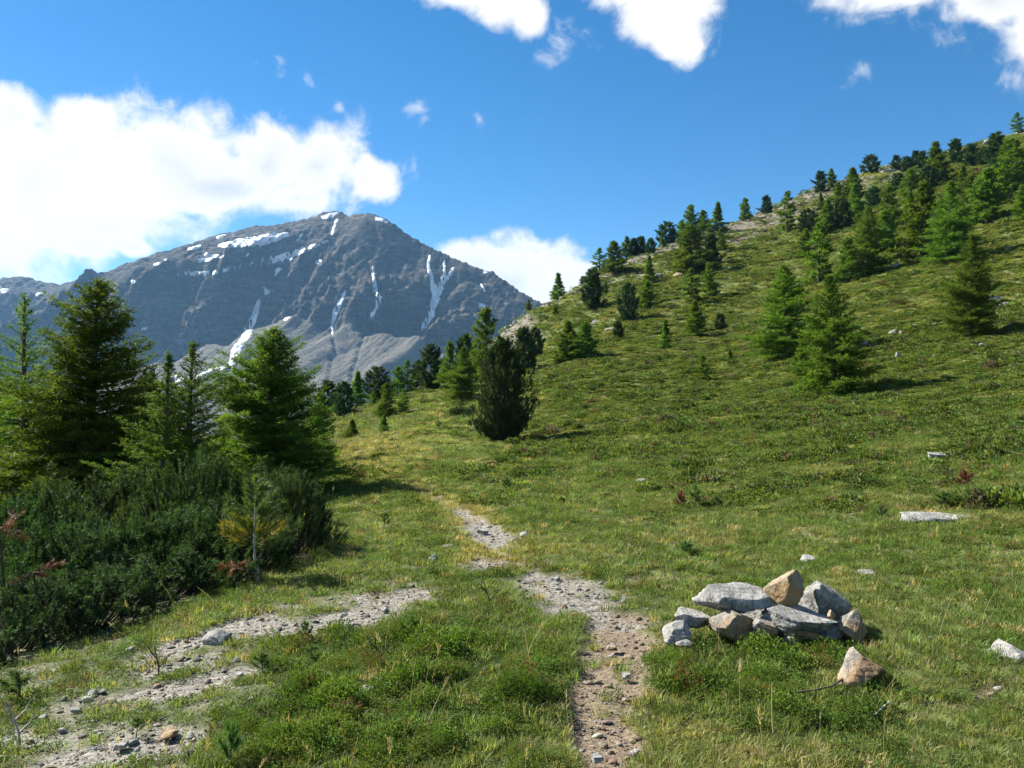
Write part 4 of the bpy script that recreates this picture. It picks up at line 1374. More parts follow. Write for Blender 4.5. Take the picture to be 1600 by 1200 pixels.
def ico(sub):
    t = (1 + 5 ** 0.5) / 2
    v = [(-1, t, 0), (1, t, 0), (-1, -t, 0), (1, -t, 0), (0, -1, t), (0, 1, t), (0, -1, -t), (0, 1, -t), (t, 0, -1), (t, 0, 1), (-t, 0, -1), (-t, 0, 1)]
    f = [(0, 11, 5), (0, 5, 1), (0, 1, 7), (0, 7, 10), (0, 10, 11), (1, 5, 9), (5, 11, 4), (11, 10, 2), (10, 7, 6), (7, 1, 8), (3, 9, 4), (3, 4, 2), (3, 2, 6), (3, 6, 8), (3, 8, 9), (4, 9, 5), (2, 4, 11), (6, 2, 10), (8, 6, 7), (9, 8, 1)]
    v = [np.array(q) / np.linalg.norm(q) for q in v]
    for _ in range(sub):
        key = {}; nf = []

        def mid(a, b):
            k = (min(a, b), max(a, b))
            if k not in key:
                m = v[a] + v[b]; v.append(m / np.linalg.norm(m)); key[k] = len(v) - 1
            return key[k]
        for a, b, c in f:
            ab, bc, ca = mid(a, b), mid(b, c), mid(c, a)
            nf += [(a, ab, ca), (b, bc, ab), (c, ca, bc), (ab, bc, ca)]
        f = nf
    return np.array(v), np.array(f)


ICO = {s: ico(s) for s in (1, 2, 3, 4)}


def rock_mesh(seed, size, mat, sub=4, cuts=16, rough=0.05, flat_top=0.0, peak=None):
    """angular stone: a ball cut by random planes, then chipped"""
    rng = np.random.default_rng(seed)
    v, f = ICO[sub]
    v = v.copy() * 1.25
    pl = unit(rng.normal(0, 1, (cuts, 3)))
    off = rng.uniform(0.62, 0.95, cuts)
    if flat_top:
        pl = np.r_[pl, unit(np.array([[0.08, -0.10, 1.0], [0.0, 0.05, -1.0]]))]; off = np.r_[off, [flat_top, 0.7]]
    for n_, d_ in zip(pl, off):
        e = np.maximum(v @ n_ - d_, 0)
        v = v - e[:, None] * n_[None] * 0.97
    s = seed * 1.7
    for fr, am in ((1.6, rough * 1.7), (4.0, rough * 1.2), (9.0, rough * 0.8), (20.0, rough * 0.5)):
        q = fbm(v[:, 0] * fr + v[:, 2] * fr * 0.7 + s, v[:, 1] * fr - v[:, 2] * fr * 0.6 + s, seed, 3)
        v = v * (1 + am * q)[:, None]
    lay = 1 + 1.1 * rough * noise2(v[:, 2] * 7 + 0.8 * v[:, 0] + s, v[:, 1] * 0.9 + s, seed + 5) + 0.7 * rough * noise2(v[:, 2] * 16 + v[:, 0], v[:, 0] * 1.2 + s, seed + 6)
    v[:, :2] *= lay[:, None]
    if peak is not None:
        v[:, 0] += peak * np.clip(v[:, 2], 0, 1)
        k = 1 - 0.62 * np.clip((v[:, 2] + 0.6) / 1.6, 0, 1)
        v[:, 0] = v[:, 0] * k + peak * 0.3 * np.clip(v[:, 2], 0, 1)
        v[:, 1] *= k
    ext = (v.max(0) - v.min(0)); v = (v - (v.max(0) + v.min(0)) / 2) / ext * np.array(size)
    me = mesh_np('stone', v, f, [mat], sub < 3)
    return me


def stone(px0, px1, py0, py1, D, depth, mat, seed, label, group=None, tilt=(0, 0, 0), flat=0.0, rest=False, peak=None, rough=0.05, name='stone', sub=4, cuts=16):
    """a stone seen in the box px0..px1, py0..py1 at forward distance D"""
    a = pix_at((px0 + px1) / 2, (py0 + py1) / 2, D)
    sx = (px1 - px0) / F * D; sz = (py1 - py0) / F * D
    if rest:
        g = h1(a[0], a[1]); a[2] = g + 0.5 * sz * 0.72
    o = obj(name, rock_mesh(seed, (sx, depth, sz), mat, sub, cuts, rough, flat, peak), None, [float(q) for q in a])
    o.rotation_euler = tilt
    return tag(o, label, 'stone', group)


CG = 'stones piled in the cairn'
CD = 5.75
stone(1105, 1182, 950, 1002, CD, 0.34, M_MIXR, 201, 'tan grey rounded stone low in the cairn under the long slab', CG, (0, 0.05, 0.2), rough=.04)
stone(1033, 1081, 969, 1006, CD - .05, 0.24, M_WHITE, 202, 'pale blocky stone at the lower left end of the cairn', CG, (0, -0.1, 0.3))
stone(1050, 1110, 953, 980, CD + .10, 0.24, M_WHITE, 203, 'thin flat stone on top of the left end of the cairn', CG, (0, 0.08, 0.1), .3)
stone(1172, 1216, 966, 1006, CD - .12, 0.22, M_MIXR, 204, 'small blocky stone holding up the left end of the right slab', CG, (0, 0.05, 0.5))
stone(1212, 1280, 978, 1008, CD - .05, 0.24, M_TAN, 205, 'shaded tan stone beneath the middle of the right slab', CG, (0, 0, 0.2))
stone(1268, 1312, 972, 1006, CD + .02, 0.26, M_GREY, 206, 'dark stone in shade under the right end of the slab', CG, (0, 0, 0.7))
stone(1303, 1362, 950, 1006, CD, 0.26, M_MIXR, 207, 'brown pointed stone standing at the right end of the cairn', CG, (0.05, 0.35, 0.3), peak=-0.15, rough=.05)
stone(1188, 1308, 953, 986, CD - .02, 0.34, M_GREY, 208, 'long grey flat slab across the right half of the cairn', CG, (0.10, 0.10, 0.05), .22, rough=.06)
stone(1150, 1235, 945, 1000, CD + .30, 0.36, M_GREY, 209, 'dark stone in the hollow at the back of the cairn', CG, (0, 0, 0.4))
stone(1083, 1210, 919, 955, CD + .12, 0.36, M_GREY, 210, 'long grey white topped slab on the upper left of the cairn', CG, (0.10, 0.08, -0.08), .25, rough=.07)
stone(1248, 1320, 914, 975, CD + .28, 0.34, M_GREY, 211, 'grey stone sloping right behind the tan top stone', CG, (0.1, 0.45, 0.2), .45)
stone(1194, 1254, 888, 960, CD + .16, 0.24, M_TAN, 212, 'tan upright stone topping the cairn', CG, (-0.12, 0.12, -0.3), rough=.04)
stone(1292, 1305, 953, 968, CD - .05, 0.06, M_TAN, 213, 'tiny tan chip wedged beside the right slab', CG, sub=2)
stone(1218, 1246, 994, 1008, CD - .18, 0.08, M_WHITE, 214, 'small white chip at the foot of the cairn', CG, sub=3)
stone(1054, 1084, 998, 1014, CD - .14, 0.12, M_WHITE, 215, 'little white stone sunk in leaves left of the cairn', CG, sub=3)
stone(1302, 1378, 1012, 1082, 4.93, 0.26, M_MIXR, 216, 'triangular rusty grey stone lying in front of the cairn', None, (-0.35, 0.0, 0.2), peak=-0.1, rough=.04)
stone(1551, 1612, 1004, 1060, 5.25, 0.30, M_WHITE, 217, 'pale rounded boulder at the lower right picture edge', None, (0, 0.1, 0.4), rough=.03)

for i, (px, py, wp, hp, dp, mt, label) in enumerate([
        (1468, 808, 116, 13, 0.45, M_GREY, 'long flat pale slab lying in the right meadow'),
        (1472, 715, 48, 14, 0.35, M_GREY, 'grey stone with dark hollow end in the right heath'),
        (1265, 874, 26, 12, 0.16, M_WHITE, 'pale stone in the grass straight behind the cairn'),
        (1256, 889, 12, 8, 0.08, M_WHITE, 'pebble sized white stone between the cairn and the pale stone'),
        (1355, 897, 24, 10, 0.14, M_WHITE, 'flat pale stone in the grass behind the right of the cairn'),
        (820, 836, 17, 9, 0.14, M_WHITE, 'pale stone on the right of the path beyond the bend'),
        (754, 830, 18, 6, 0.14, M_WHITE, 'thin flat stone in the path beyond the bend'),
        (677, 874, 15, 14, 0.12, M_WHITE, 'upright pale stone left of the path bend'),
        (701, 856, 20, 7, 0.16, M_GREY, 'flat grey stone in the turf left of the path beyond the bend'),
        (340, 993, 46, 24, 0.26, M_WHITE, 'broad flat stone at the left end of the gravel patch'),
        (574, 1078, 24, 13, 0.10, M_WHITE, 'pale stone sunk in the lush mat left of the path'),
        (145, 1083, 15, 9, 0.07, M_WHITE, 'white stone on the stony turf near the thicket edge'),
        (190, 1164, 20, 9, 0.07, M_WHITE, 'bright white stone at the bottom left'),
        (204, 1015, 13, 9, 0.07, M_WHITE, 'white stone just below the thicket shade'),
        (375, 1054, 13, 9, 0.06, M_WHITE, 'small white stone by the seedling under the gravel patch'),
        (68, 1121, 14, 7, 0.06, M_WHITE, 'white stone left on the stony turf'),
        (120, 1110, 16, 6, 0.06, M_GREY, 'thin grey flake of stone on the stony turf'),
        (265, 1145, 26, 14, 0.12, M_TAN, 'brownish stone between seedlings at the bottom left'),
        (601, 951, 16, 9, 0.10, M_WHITE, 'rounded stone on the right part of the gravel patch'),
        (982, 854, 10, 6, 0.08, M_WHITE, 'white stone in the grass right of the gravel bend'),
        (870, 904, 11, 4, 0.08, M_GREY, 'dark flat stone at the edge of the gravel bend'),
        (933, 1184, 20, 9, 0.06, M_WHITE, 'pale stone in the path at the bottom edge'),
        (956, 1011, 18, 8, 0.08, M_MIXR, 'brown flat stone on the dirt path'),
        (978, 1055, 14, 6, 0.06, M_WHITE, 'pale flake on the right side of the dirt path'),
        (1002, 752, 18, 6, 0.2, M_WHITE, 'pale stone in the meadow beyond the seedling trio'),
        (1403, 556, 12, 11, 0.35, M_WHITE, 'bright white rock right of the biggest slope larch'),
        (1462, 509, 18, 9, 0.5, M_WHITE, 'pale rock on the slope left of the large spiky larch'),
        (1398, 418, 13, 14, 0.8, M_WHITE, 'upright pale rock below the upper right wood'),
        (1536, 541, 14, 9, 0.4, M_WHITE, 'pale rock below the large spiky larch'),
        (1500, 556, 10, 6, 0.3, M_GREY, 'grey rock down left of the large spiky larch'),
        (1335, 629, 8, 8, 0.2, M_WHITE, 'small pale rock at the foot of the biggest slope larch'),
        (1352, 538, 14, 8, 0.4, M_WHITE, 'pale rock touching the right side of the biggest slope larch'),
        (1396, 520, 16, 9, 0.5, M_GREY, 'grey rock among others on the mid right slope'),
        (1408, 521, 6, 8, 0.3, M_TAN, 'yellowish rock beside the grey one on the mid right slope'),
        (1555, 470, 26, 14, 1.0, M_WHITE, 'upper rock of the grey outcrop right of the large spiky larch'),
        (1548, 484, 30, 14, 1.0, M_GREY, 'lower rock of the grey outcrop right of the large spiky larch'),
        (1568, 478, 20, 12, 0.9, M_WHITE, 'right rock of the grey outcrop by the large spiky larch'),
        (1060, 431, 18, 10, 1.4, M_TAN, 'sunlit tan boulder under the wide upper slope larch'),
        (1028, 433, 16, 10, 1.4, M_GREY, 'grey boulder on the stony upper slope by the thin larch'),
        (1386, 268, 34, 7, 2.5, M_GREY, 'flat rock outcrop on the crest under the wide round pine'),
        (1550, 222, 30, 9, 3.0, M_WHITE, 'last pale rock outcrop on the crest'),
        (1430, 510, 14, 6, 0.4, M_WHITE, 'flat pale rock in the middle of the right slope'),
        (1578, 388, 16, 6, 0.8, M_WHITE, 'pale rock near the right edge above the spiky larch'),
        (930, 504, 12, 8, 0.9, M_WHITE, 'pale rock by the little dark pine on the lower slope'),
        (952, 516, 14, 6, 0.9, M_GREY, 'flat grey rock just left of the little dark pine'),
        (824, 652, 14, 7, 0.35, M_WHITE, 'pale stone at the right foot of the lone stone pine'),
]):
    p = hit(px, py + hp * 0.3)
    D = p[1]
    sx, sz = wp / F * D, max(hp / F * D, 0.03) * (1.25 if D > 9 else 1.1)
    o = obj('stone' if D < 25 else 'rock', rock_mesh(300 + i, (sx, dp, sz), mt, 3, 14, 0.05, 0.4 if wp > 2.2 * hp else 0), None, (float(p[0]), float(p[1]), float(p[2] + sz * (0.22 if wp < 4 * hp else 0.06))))
    o.rotation_euler = (0.08, -math.atan(0.3) * (D > 30) * 0.6, rnd.uniform(-0.4, 0.4))
    tag(o, label, 'stone' if D < 25 else 'rock', 'loose stones in the turf' if D < 25 else 'rocks on the hillside')


# ================================================================== sticks and dry twigs
def stick(name, pxs, rad, mat, label, lift=0.02, D=None):
    pts = []
    for i, (px, py) in enumerate(pxs):
        p = hit(px, py); p[2] += lift; pts.append(p)
    w = Bag(); pts = np.array(pts)
    tube(w, pts, np.linspace(rad, rad * 0.5, len(pts)), 6)
    c = pts[0].copy()
    w.v = [v - c for v in w.v]
    o = obj(name, w.mesh(name, mat, True), None, [float(q) for q in c])
    return tag(o, label, 'stick')


stick('fallen_branch', [(1318, 1074), (1300, 1086), (1275, 1092), (1255, 1094), (1238, 1098)], 0.007, M_BARK, 'bent thin dead branch in the turf below the triangular stone', 0.05)
stick('stick', [(1390, 1112), (1375, 1125), (1366, 1134)], 0.007, M_PALE, 'short pale stick in the turf at lower right', 0.05)


def dry_twig(px, yb, hp, lean, label, mat=M_TWIG, side=2, name='dry_twig'):
    b = hit(px, yb); s = b[1] / F
    w = Bag(); hgt = hp * s
    u = np.linspace(0, 1, 6)
    pts = np.c_[lean * hgt * u + 0.06 * hgt * np.sin(5 * u), 0 * u, hgt * u - 0.03 * (1 - u)]
    tube(w, pts, 0.007 * (1 - 0.6 * u), 5)
    for k in range(side):
        t_ = 0.35 + 0.5 * k / max(1, side)
        q = np.array([np.interp(t_, u, pts[:, j]) for j in range(3)])
        sg = -1 if k % 2 else 1
        tube(w, [q, q + hgt * np.array([0.22 * sg, 0.05, 0.22]), q + hgt * np.array([0.34 * sg, 0.02, 0.46])], [0.005, 0.004, 0.002], 4)
    o = obj(name, w.mesh(name, mat, True), None, [float(q) for q in b])
    return tag(o, label, 'twig')


dry_twig(764, 950, 42, -0.12, 'dark upright dry twig in the mat left of the gravel bend')
dry_twig(246, 1055, 46, -0.05, 'dark crooked dry twig on the stony turf')
dry_twig(588, 1040, 46, 0.0, 'brown dry twig among leaves left of the path')
dry_twig(30, 1165, 70, -0.2, 'bare grey branching twig at the lower left edge', M_PALE, 4)
dry_twig(325, 905, 40, 0.1, 'pale dead stem standing in the thicket shade', M_PALE, 2)


# ================================================================== ground cover (uncountable)
def proto_col(name, meshes):
    c = bpy.data.collections.new(name)
    for i, me in enumerate(meshes):
        o = bpy.data.objects.new('%s_%02d' % (name, i), me); c.objects.link(o)
    return c


def scatter(name, coll, pos, rot, scl, idx, col, kind='stuff'):
    me = bpy.data.meshes.new(name)
    n = len(pos)
    me.vertices.add(n); me.vertices.foreach_set('co', np.asarray(pos, np.float32).ravel())
    for k, v in (('rot', rot), ('scl', scl)):
        a = me.attributes.new(k, 'FLOAT_VECTOR', 'POINT'); a.data.foreach_set('vector', np.asarray(v, np.float32).ravel())
    a = me.attributes.new('idx', 'INT', 'POINT'); a.data.foreach_set('value', np.asarray(idx, np.int32))
    a = me.attributes.new('col', 'FLOAT_COLOR', 'POINT'); a.data.foreach_set('color', np.c_[col, np.ones(n)].astype(np.float32).ravel())
    o = obj(name, me)
    g = bpy.data.node_groups.new(name + ' scatter', 'GeometryNodeTree')
    g.interface.new_socket('Geometry', in_out='INPUT', socket_type='NodeSocketGeometry')
    g.interface.new_socket('Geometry', in_out='OUTPUT', socket_type='NodeSocketGeometry')
    N, L = g.nodes, g.links
    gi, go = N.new('NodeGroupInput'), N.new('NodeGroupOutput')
    iop = N.new('GeometryNodeInstanceOnPoints')
    ci = N.new('GeometryNodeCollectionInfo'); ci.inputs['Collection'].default_value = coll
    ci.inputs['Separate Children'].default_value = True; ci.inputs['Reset Children'].default_value = True

    def at(nm, ty):
        q = N.new('GeometryNodeInputNamedAttribute'); q.data_type = ty; q.inputs[0].default_value = nm
        return q.outputs[0]
    e2r = N.new('FunctionNodeEulerToRotation')
    L.new(at('rot', 'FLOAT_VECTOR'), e2r.inputs[0])
    L.new(gi.outputs[0], iop.inputs['Points']); L.new(ci.outputs[0], iop.inputs['Instance'])
    iop.inputs['Pick Instance'].default_value = True
    L.new(at('idx', 'INT'), iop.inputs['Instance Index'])
    L.new(e2r.outputs[0], iop.inputs['Rotation']); L.new(at('scl', 'FLOAT_VECTOR'), iop.inputs['Scale'])
    L.new(iop.outputs[0], go.inputs[0])
    md = o.modifiers.new('scatter', 'NODES'); md.node_group = g
    return tag(o, kind=kind)


M_GRASS = tint_mat('grass blades', 0.45, 0.6, 0.15)
M_MAT = tint_mat('heath leaves', 0.36, 0.62, 0.12)
M_PEB = NT('gravel stones'); M_PEB.color(M_PEB.attr('col', 'INSTANCER', 'Color'), 0.9, 0.2)
_pn = M_PEB.noise(3.0, 4, 0.6, M_PEB.coord()); M_PEB.bump(_pn, 0.5, 0.05)
M_PEB = M_PEB.m


def grass_tuft(seed, nb, w=0.035, lean=0.45, rad=0.35):
    rng = np.random.default_rng(seed); b = Bag()
    a = rng.uniform(0, 6.28, nb); q = np.sqrt(rng.uniform(0, 1, nb)) * rad
    p = np.c_[q * np.cos(a), q * np.sin(a), np.full(nb, -0.05)]
    ln = rng.uniform(0.45, 1.0, nb)
    az = a + rng.normal(0, 0.9, nb); le = rng.uniform(0.05, lean, nb) * ln
    d = np.c_[np.cos(az), np.sin(az), np.zeros(nb)]
    s = np.c_[-np.sin(az), np.cos(az), np.zeros(nb)] * w * 0.5
    up = np.array([0, 0, 1.0])
    m = p + d * le[:, None] * 0.35 + up * ln[:, None] * 0.55
    t = p + d * le[:, None] + up * ln[:, None] * (1 - 0.25 * lean)
    v = np.stack([p - s, p + s, m + s * .8, m - s * .8, t], 1).reshape(-1, 3)
    i = np.arange(nb)[:, None] * 5
    b.add(v, i + np.array([[3, 2, 4]]), i + np.array([[0, 1, 2, 3]]))
    return b.mesh('tuft', M_GRASS)


def leaf_mat_clump(seed, nl, ll, lw, ht=0.5, spiky=False):
    """low cushion of small leaves on short shoots"""
    rng = np.random.default_rng(seed); b = Bag()
    a = rng.uniform(0, 6.28, nl); q = np.sqrt(rng.uniform(0, 1, nl)) * 0.5
    top = ht * np.sqrt(np.maximum(0, 1 - (q / 0.52) ** 2)) * (0.75 + 0.35 * np.sin(3 * a + seed))
    z = top * (1 - 0.55 * rng.random(nl) ** 2)
    p = np.c_[q * np.cos(a), q * np.sin(a), z]
    ax = np.c_[np.cos(a) * q * 1.6, np.sin(a) * q * 1.6, np.full(nl, 0.7)]
    if spiky: tufts(b, rng, p, unit(ax), 6, ll, lw, 0.55)
    else: leaves(b, rng, p, unit(ax), ll, lw, 0.8)
    return b.mesh('clump', M_MAT)


def far_mound(seed, n=150):
    rng = np.random.default_rng(seed); b = Bag()
    v = unit(rng.normal(0, 1, (n, 3))); v[:, 2] = np.abs(v[:, 2])
    lump = 1 + 0.25 * np.sin(4 * v[:, 0] + seed) * np.cos(3 * v[:, 1] + seed * 2)
    p = v * np.array([0.5, 0.5, 0.42]) * (lump * rng.uniform(0.72, 1.0, n))[:, None]
    leaves(b, rng, p, unit(v + np.array([0, 0, 0.4])), 0.17, 0.11, 0.5)
    return b.mesh('mound', M_MAT)


GRASS = proto_col('grass_proto', [grass_tuft(401 + i, 34) for i in range(4)] + [grass_tuft(411 + i, 26, 0.028, 0.9, 0.3) for i in range(2)])
MATS = proto_col('mat_proto', [leaf_mat_clump(421 + i, 130, 0.10, 0.06) for i in range(4)] + [leaf_mat_clump(431 + i, 60, 0.11, 0.022, 0.55, True) for i in range(3)])
MOUND = proto_col('mound_proto', [far_mound(441 + i) for i in range(4)])
PEBBLE = proto_col('pebble_proto', [rock_mesh(451 + i, (1, 0.8, 0.5), M_PEB, 1, 8, 0.05) for i in range(5)])
STALK = []
for i in range(3):
    rg = np.random.default_rng(460 + i); bg_ = Bag()
    u = np.linspace(0, 1, 7)
    tube(bg_, np.c_[0.28 * u ** 2 * (i - 0.6), 0.1 * u ** 2, u - 0.05], 0.006 * (1 - 0.5 * u), 3)
    if i < 2: tufts(bg_, rg, np.c_[0.28 * np.linspace(.82, 1, 6) ** 2 * (i - .6), 0.1 * np.linspace(.82, 1, 6) ** 2, np.linspace(.80, .96, 6)], np.tile([[0, 0, 1.0]], (6, 1)), 4, 0.09, 0.012, 0.4)
    STALK.append(bg_.mesh('stalk', M_GRASS))
STALK = proto_col('stalk_proto', STALK)

RG = np.random.default_rng(900)


def sample(n, r0, r1, half=54):
    n = int(n * 1.5)
    """points over the ground seen ahead, even in bearing and in the logarithm of distance"""
    th = RG.uniform(-math.radians(half), math.radians(half), n)
    u = RG.uniform(0, 1, n)
    r = np.exp(math.log(r0) + (math.log(r1) - math.log(r0)) * u)
    return r * np.sin(th), r * np.cos(th), r


def lerp(a, b, t):
    return np.asarray(a)[None] * (1 - t[:, None]) + np.asarray(b)[None] * t[:, None]


def vary(c, s=0.18):
    k = 1 + RG.normal(0, s, (len(c), 1)); return np.clip(c * k * (1 + RG.normal(0, 0.06, c.shape)), 0.004, 0.9)


def visible(x, y, z, m=60):
    """keep what can come near the picture and is not far behind the crest"""
    px, py = to_pix(x, np.maximum(y, 0.3), z)
    return y > 0.5


def slope_normals(x, y):
    e = 0.4
    zx = (h_smooth(x + e, y) - h_smooth(x - e, y)) / (2 * e); zy = (h_smooth(x, y + e) - h_smooth(x, y - e)) / (2 * e)
    return np.c_[np.arctan(zy), -np.arctan(zx), RG.uniform(0, 6.28, len(x))]


def gpts(n, r0, r1):
    x, y, r = sample(n, r0, r1)
    z = H(x, y); k = visible(x, y, z)
    x, y, r, z = x[k], y[k], r[k], z[k]
    m = masks(x, y)
    return x, y, z - 0.035 * m['d'] - 0.02 * m['g'], r, m


# hollow under the thicket keeps bare of turf
def thicket(x, y):
    d = poly_dist(x, y, [(*at_depth(-60, 6.6)[:2], 0.9), (*at_depth(140, 7.6)[:2], 0.9), (*at_depth(300, 9.3)[:2], 0.9), (*at_depth(440, 11)[:2], 0.9)])
    return d < 0.85


# ---- heath mats near: lush green cushions
x, y, z, r, m = gpts(52000, 2.4, 30)
pn = fbm(x / 1.1, y / 1.1, 501, 3); pn2 = fbm(x / 0.5, y / 0.5, 505, 2)
keep = (0.30 + 1.1 * m['l'] + 0.7 * sstep(pn, 0.0, 0.35)) * (1 - m['g']) ** 2 * (1 - m['d']) ** 2 * (1 - 0.8 * m['s'])
k = (RG.random(len(x)) < keep) & ~thicket(x, y)
x, y, z, r, pn, pn2 = x[k], y[k], z[k], r[k], pn[k], pn2[k]; m = {q: v[k] for q, v in m.items()}
lump = sstep(fbm(x / 0.38, y / 0.38, 507, 2), -0.15, 0.3)
size = (0.050 + 0.0125 * r) * RG.uniform(0.7, 1.35, len(x)) * (0.9 + 0.3 * m['l'])
hs = size * RG.uniform(0.5, 1.1, len(x)) * (0.5 + 0.6 * lump + 0.4 * m['l'] * lump)
z = z + 0.05 * lump * m['l']
c = lerp((0.076, 0.130, 0.026), (0.150, 0.204, 0.050), sstep(pn2, -0.35, 0.4))
c = c * (1 - m['l'][:, None]) + m['l'][:, None] * lerp((0.040, 0.088, 0.014), (0.120, 0.195, 0.032), sstep(pn, -0.3, 0.35) * 0.5 + 0.5 * lump)
br = RG.random(len(x)) < 0.04 + 0.10 * sstep(fbm(x / 0.6, y / 0.6, 509, 2), 0.2, 0.45)
c[br] = (0.15, 0.10, 0.045)
idx = np.where(pn2 > 0.12, RG.integers(4, 7, len(x)), RG.integers(0, 4, len(x)))
scatter('heath_mat', MATS, np.c_[x, y, z], slope_normals(x, y), np.c_[size, size, hs], idx, vary(c))

# ---- grass near and middle distance
x, y, z, r, m = gpts(60000, 2.4, 75)
pn = fbm(x / 1.4, y / 1.4, 511, 3)
keep = (0.72 + 0.5 * m['s'] - 0.55 * m['l']) * (1 - 0.5 * m['sp']) * (1 - 0.97 * m['g']) ** 2 * (1 - 0.96 * m['d']) ** 2 * (1 - 0.55 * m['r']) * (1 - m['st'])
k = (RG.random(len(x)) < keep) & ~thicket(x, y)
x, y, z, r, pn = x[k], y[k], z[k], r[k], pn[k]; m = {q: v[k] for q, v in m.items()}
h_ = (0.032 + 0.0048 * r ** 0.9) * RG.uniform(0.5, 1.6, len(x)) * (1 + 0.5 * m['l'])
wd = (0.075 + 0.011 * r) * RG.uniform(0.8, 1.3, len(x))
c = lerp((0.112, 0.176, 0.042), (0.192, 0.234, 0.078), sstep(pn, -0.35, 0.35))
c = c * (1 - 0.72 * m['s'][:, None]) + 0.72 * m['s'][:, None] * np.array([[0.34, 0.29, 0.12]])
dry = RG.random(len(x)) < 0.09
c[dry] = (0.36, 0.30, 0.15)
idx = np.where(RG.random(len(x)) < 0.3, RG.integers(4, 6, len(x)), RG.integers(0, 4, len(x)))
scatter('grass', GRASS, np.c_[x, y, z], slope_normals(x, y), np.c_[wd, wd, h_], idx, vary(c))

# ---- shrubby heath over the hillside
x, y, z, r, m = gpts(90000, 14, 285)
pn = fbm(x / 4.5, y / 4.5, 521, 4); pn2 = fbm(x / 14, y / 14, 525, 3)
keep = (0.05 + 0.95 * sstep(pn + 0.5 * fbm(x / 1.6, y / 1.2, 527, 2), -0.15, 0.22)) * (0.15 + 0.85 * m['r']) * (1 - 0.9 * m['st']) * (1 - 0.8 * m['s'])
k = RG.random(len(x)) < keep
x, y, z, r, pn, pn2 = x[k], y[k], z[k], r[k], pn[k], pn2[k]; m = {q: v[k] for q, v in m.items()}
size = (0.16 + 0.0085 * r) * RG.uniform(0.6, 1.5, len(x))
hs = (0.20 + 0.0052 * r) * RG.uniform(0.5, 1.35, len(x)) * (0.65 + 0.9 * sstep(pn, 0.0, 0.5))
c = lerp((0.052, 0.088, 0.020), (0.128, 0.176, 0.040), np.clip(0.5 + 0.7 * RG.normal(0, 0.5, len(x)) - 0.5 * pn2, 0, 1))
dk = RG.random(len(x)) < 0.07
c[dk] = (0.085, 0.068, 0.038)
scatter('hillside_heath', MOUND, np.c_[x, y, z - 0.02], slope_normals(x, y), np.c_[size, size * RG.uniform(0.7, 1.3, len(x)), hs], RG.integers(0, 4, len(x)), vary(c))

# ---- taller alpenrose cushions where the meadow meets the slope
x, y, z, r, m = gpts(30000, 12, 75)
pn = fbm(x / 2.4, y / 1.5, 551, 3)
keep = sstep(pn, -0.02, 0.12) * np.maximum(m['r'], 0.6 * sstep(x, 1.5, 4.5)) * (1 - m['s'] * 0.8)
k = RG.random(len(x)) < keep
x, y, z, r, pn = x[k], y[k], z[k], r[k], pn[k]
size = (0.22 + 0.0075 * r) * RG.uniform(0.7, 1.4, len(x))
hs = (0.16 + 0.006 * r) * RG.uniform(0.6, 1.3, len(x)) * (0.6 + 1.1 * sstep(pn, 0.05, 0.45))
c = lerp((0.052, 0.088, 0.020), (0.126, 0.172, 0.038), RG.random(len(x)))
gy = RG.random(len(x)) < 0.06
c[gy] = (0.11, 0.095, 0.065)
scatter('alpenrose_heath', MOUND, np.c_[x, y, z - 0.02], slope_normals(x, y), np.c_[size, size, hs], RG.integers(0, 4, len(x)), vary(c))

# ---- pale grass and low herbs between the shrubs of the hillside
x, y, z, r, m = gpts(90000, 16, 290)
pn = fbm(x / 6, y / 6, 541, 3)
keep = (0.55 + 0.45 * m['r']) * (1 - 0.72 * m['st']) * (1 - 0.4 * m['s'])
k = RG.random(len(x)) < keep
x, y, z, r, pn = x[k], y[k], z[k], r[k], pn[k]; m = {q: v[k] for q, v in m.items()}
size = (0.16 + 0.0090 * r) * RG.uniform(0.6, 1.4, len(x))
hs = (0.035 + 0.0016 * r) * RG.uniform(0.6, 1.4, len(x))
c = lerp((0.128, 0.176, 0.046), (0.215, 0.238, 0.088), sstep(pn + RG.normal(0, 0.12, len(x)), -0.35, 0.35))
c = c * (1 - 0.5 * m['s'][:, None]) + 0.5 * m['s'][:, None] * np.array([[0.34, 0.29, 0.12]])
scatter('hillside_grass', MOUND, np.c_[x, y, z - 0.01], slope_normals(x, y), np.c_[size, size, hs], RG.integers(0, 4, len(x)), vary(c))

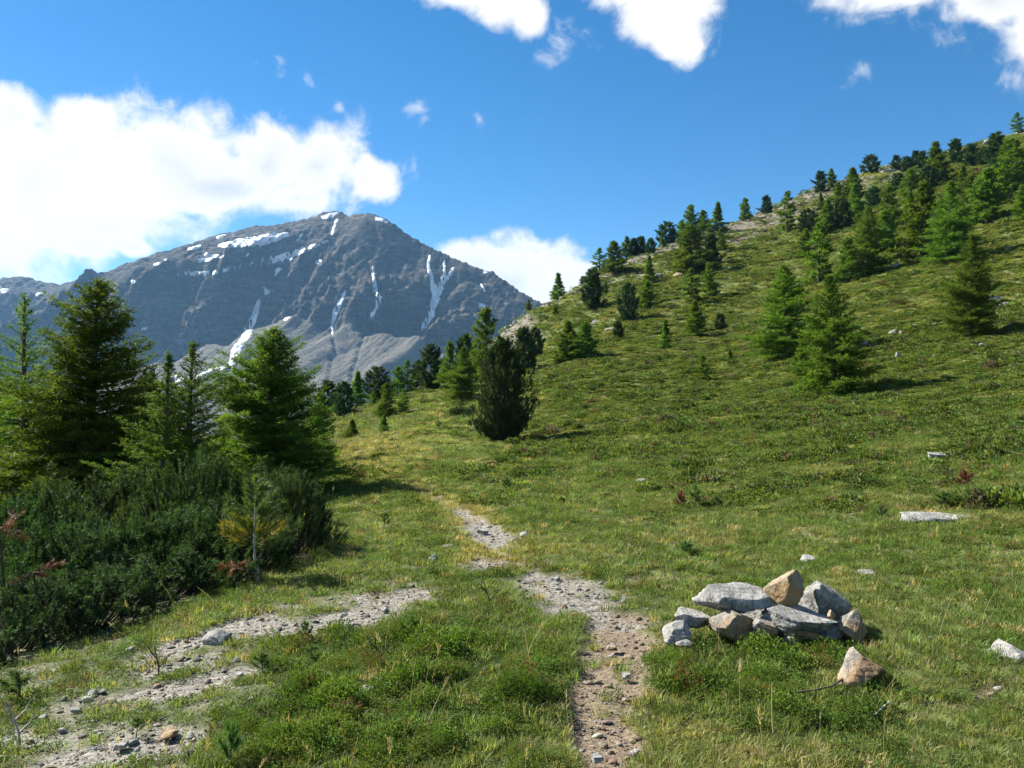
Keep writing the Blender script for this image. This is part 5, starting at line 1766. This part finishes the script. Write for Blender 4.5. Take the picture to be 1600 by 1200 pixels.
# ---- gravel and path stones
x, y, z, r, m = gpts(120000, 2.4, 16)
pn = fbm(x / 0.5, y / 0.5, 531, 2)
keep = np.clip(m['g'] * 1.2 + 0.70 * m['d'] + 0.012 + 0.05 * sstep(pn, 0.25, 0.5), 0, 1)
k = RG.random(len(x)) < keep
x, y, z, r = x[k], y[k], z[k], r[k]; m = {q: v[k] for q, v in m.items()}
size = 0.008 * (0.6 + RG.pareto(2.6, len(x)) * 0.9) * (0.7 + 0.10 * r); size = np.clip(size, 0.006, 0.060)
c = lerp((0.10, 0.096, 0.086), (0.33, 0.315, 0.28), RG.random(len(x)) ** 1.2)
wm = RG.random(len(x)) < 0.25 + 0.5 * m['d']
c[wm] = lerp((0.12, 0.088, 0.058), (0.27, 0.215, 0.15), RG.random(int(wm.sum())))
scatter('gravel', PEBBLE, np.c_[x, y, z + size * 0.12], np.c_[RG.normal(0, .25, len(x)), RG.normal(0, .25, len(x)), RG.uniform(0, 6.28, len(x))], np.c_[size, size, size * RG.uniform(.7, 1.2, len(x))], RG.integers(0, 5, len(x)), vary(c, 0.1))

# ---- scree stones under the crest
x, y, z, r, m = gpts(60000, 45, 290)
keep = np.clip(m['st'] * 0.9 + 0.006, 0, 1)
k = RG.random(len(x)) < keep
x, y, z, r = x[k], y[k], z[k], r[k]
size = np.clip(0.0022 * r * (0.5 + RG.pareto(2.8, len(x))), 0.12, 1.1)
c = lerp((0.08, 0.074, 0.058), (0.30, 0.28, 0.245), RG.random(len(x)) ** 1.6)
scatter('scree', PEBBLE, np.c_[x, y, z + size * 0.1], np.c_[RG.normal(0, .3, len(x)), RG.normal(0, .3, len(x)), RG.uniform(0, 6.28, len(x))], np.c_[size, size, size * .8], RG.integers(0, 5, len(x)), vary(c, 0.1))

# ---- dry stalks
x, y, z, r, m = gpts(900, 3.2, 18)
k = (RG.random(len(x)) < 0.55 * (1 - m['g']) * (1 - m['d'])) & ~thicket(x, y)
x, y, z, r = x[k], y[k], z[k], r[k]
s = RG.uniform(0.10, 0.34, len(x))
scatter('dry_stalks', STALK, np.c_[x, y, z], np.c_[RG.normal(0, .25, len(x)), RG.normal(0, .25, len(x)), RG.uniform(0, 6.28, len(x))], np.c_[s, s, s], RG.integers(0, 3, len(x)), vary(lerp((0.30, 0.24, 0.12), (0.50, 0.43, 0.27), RG.random(len(x)))))
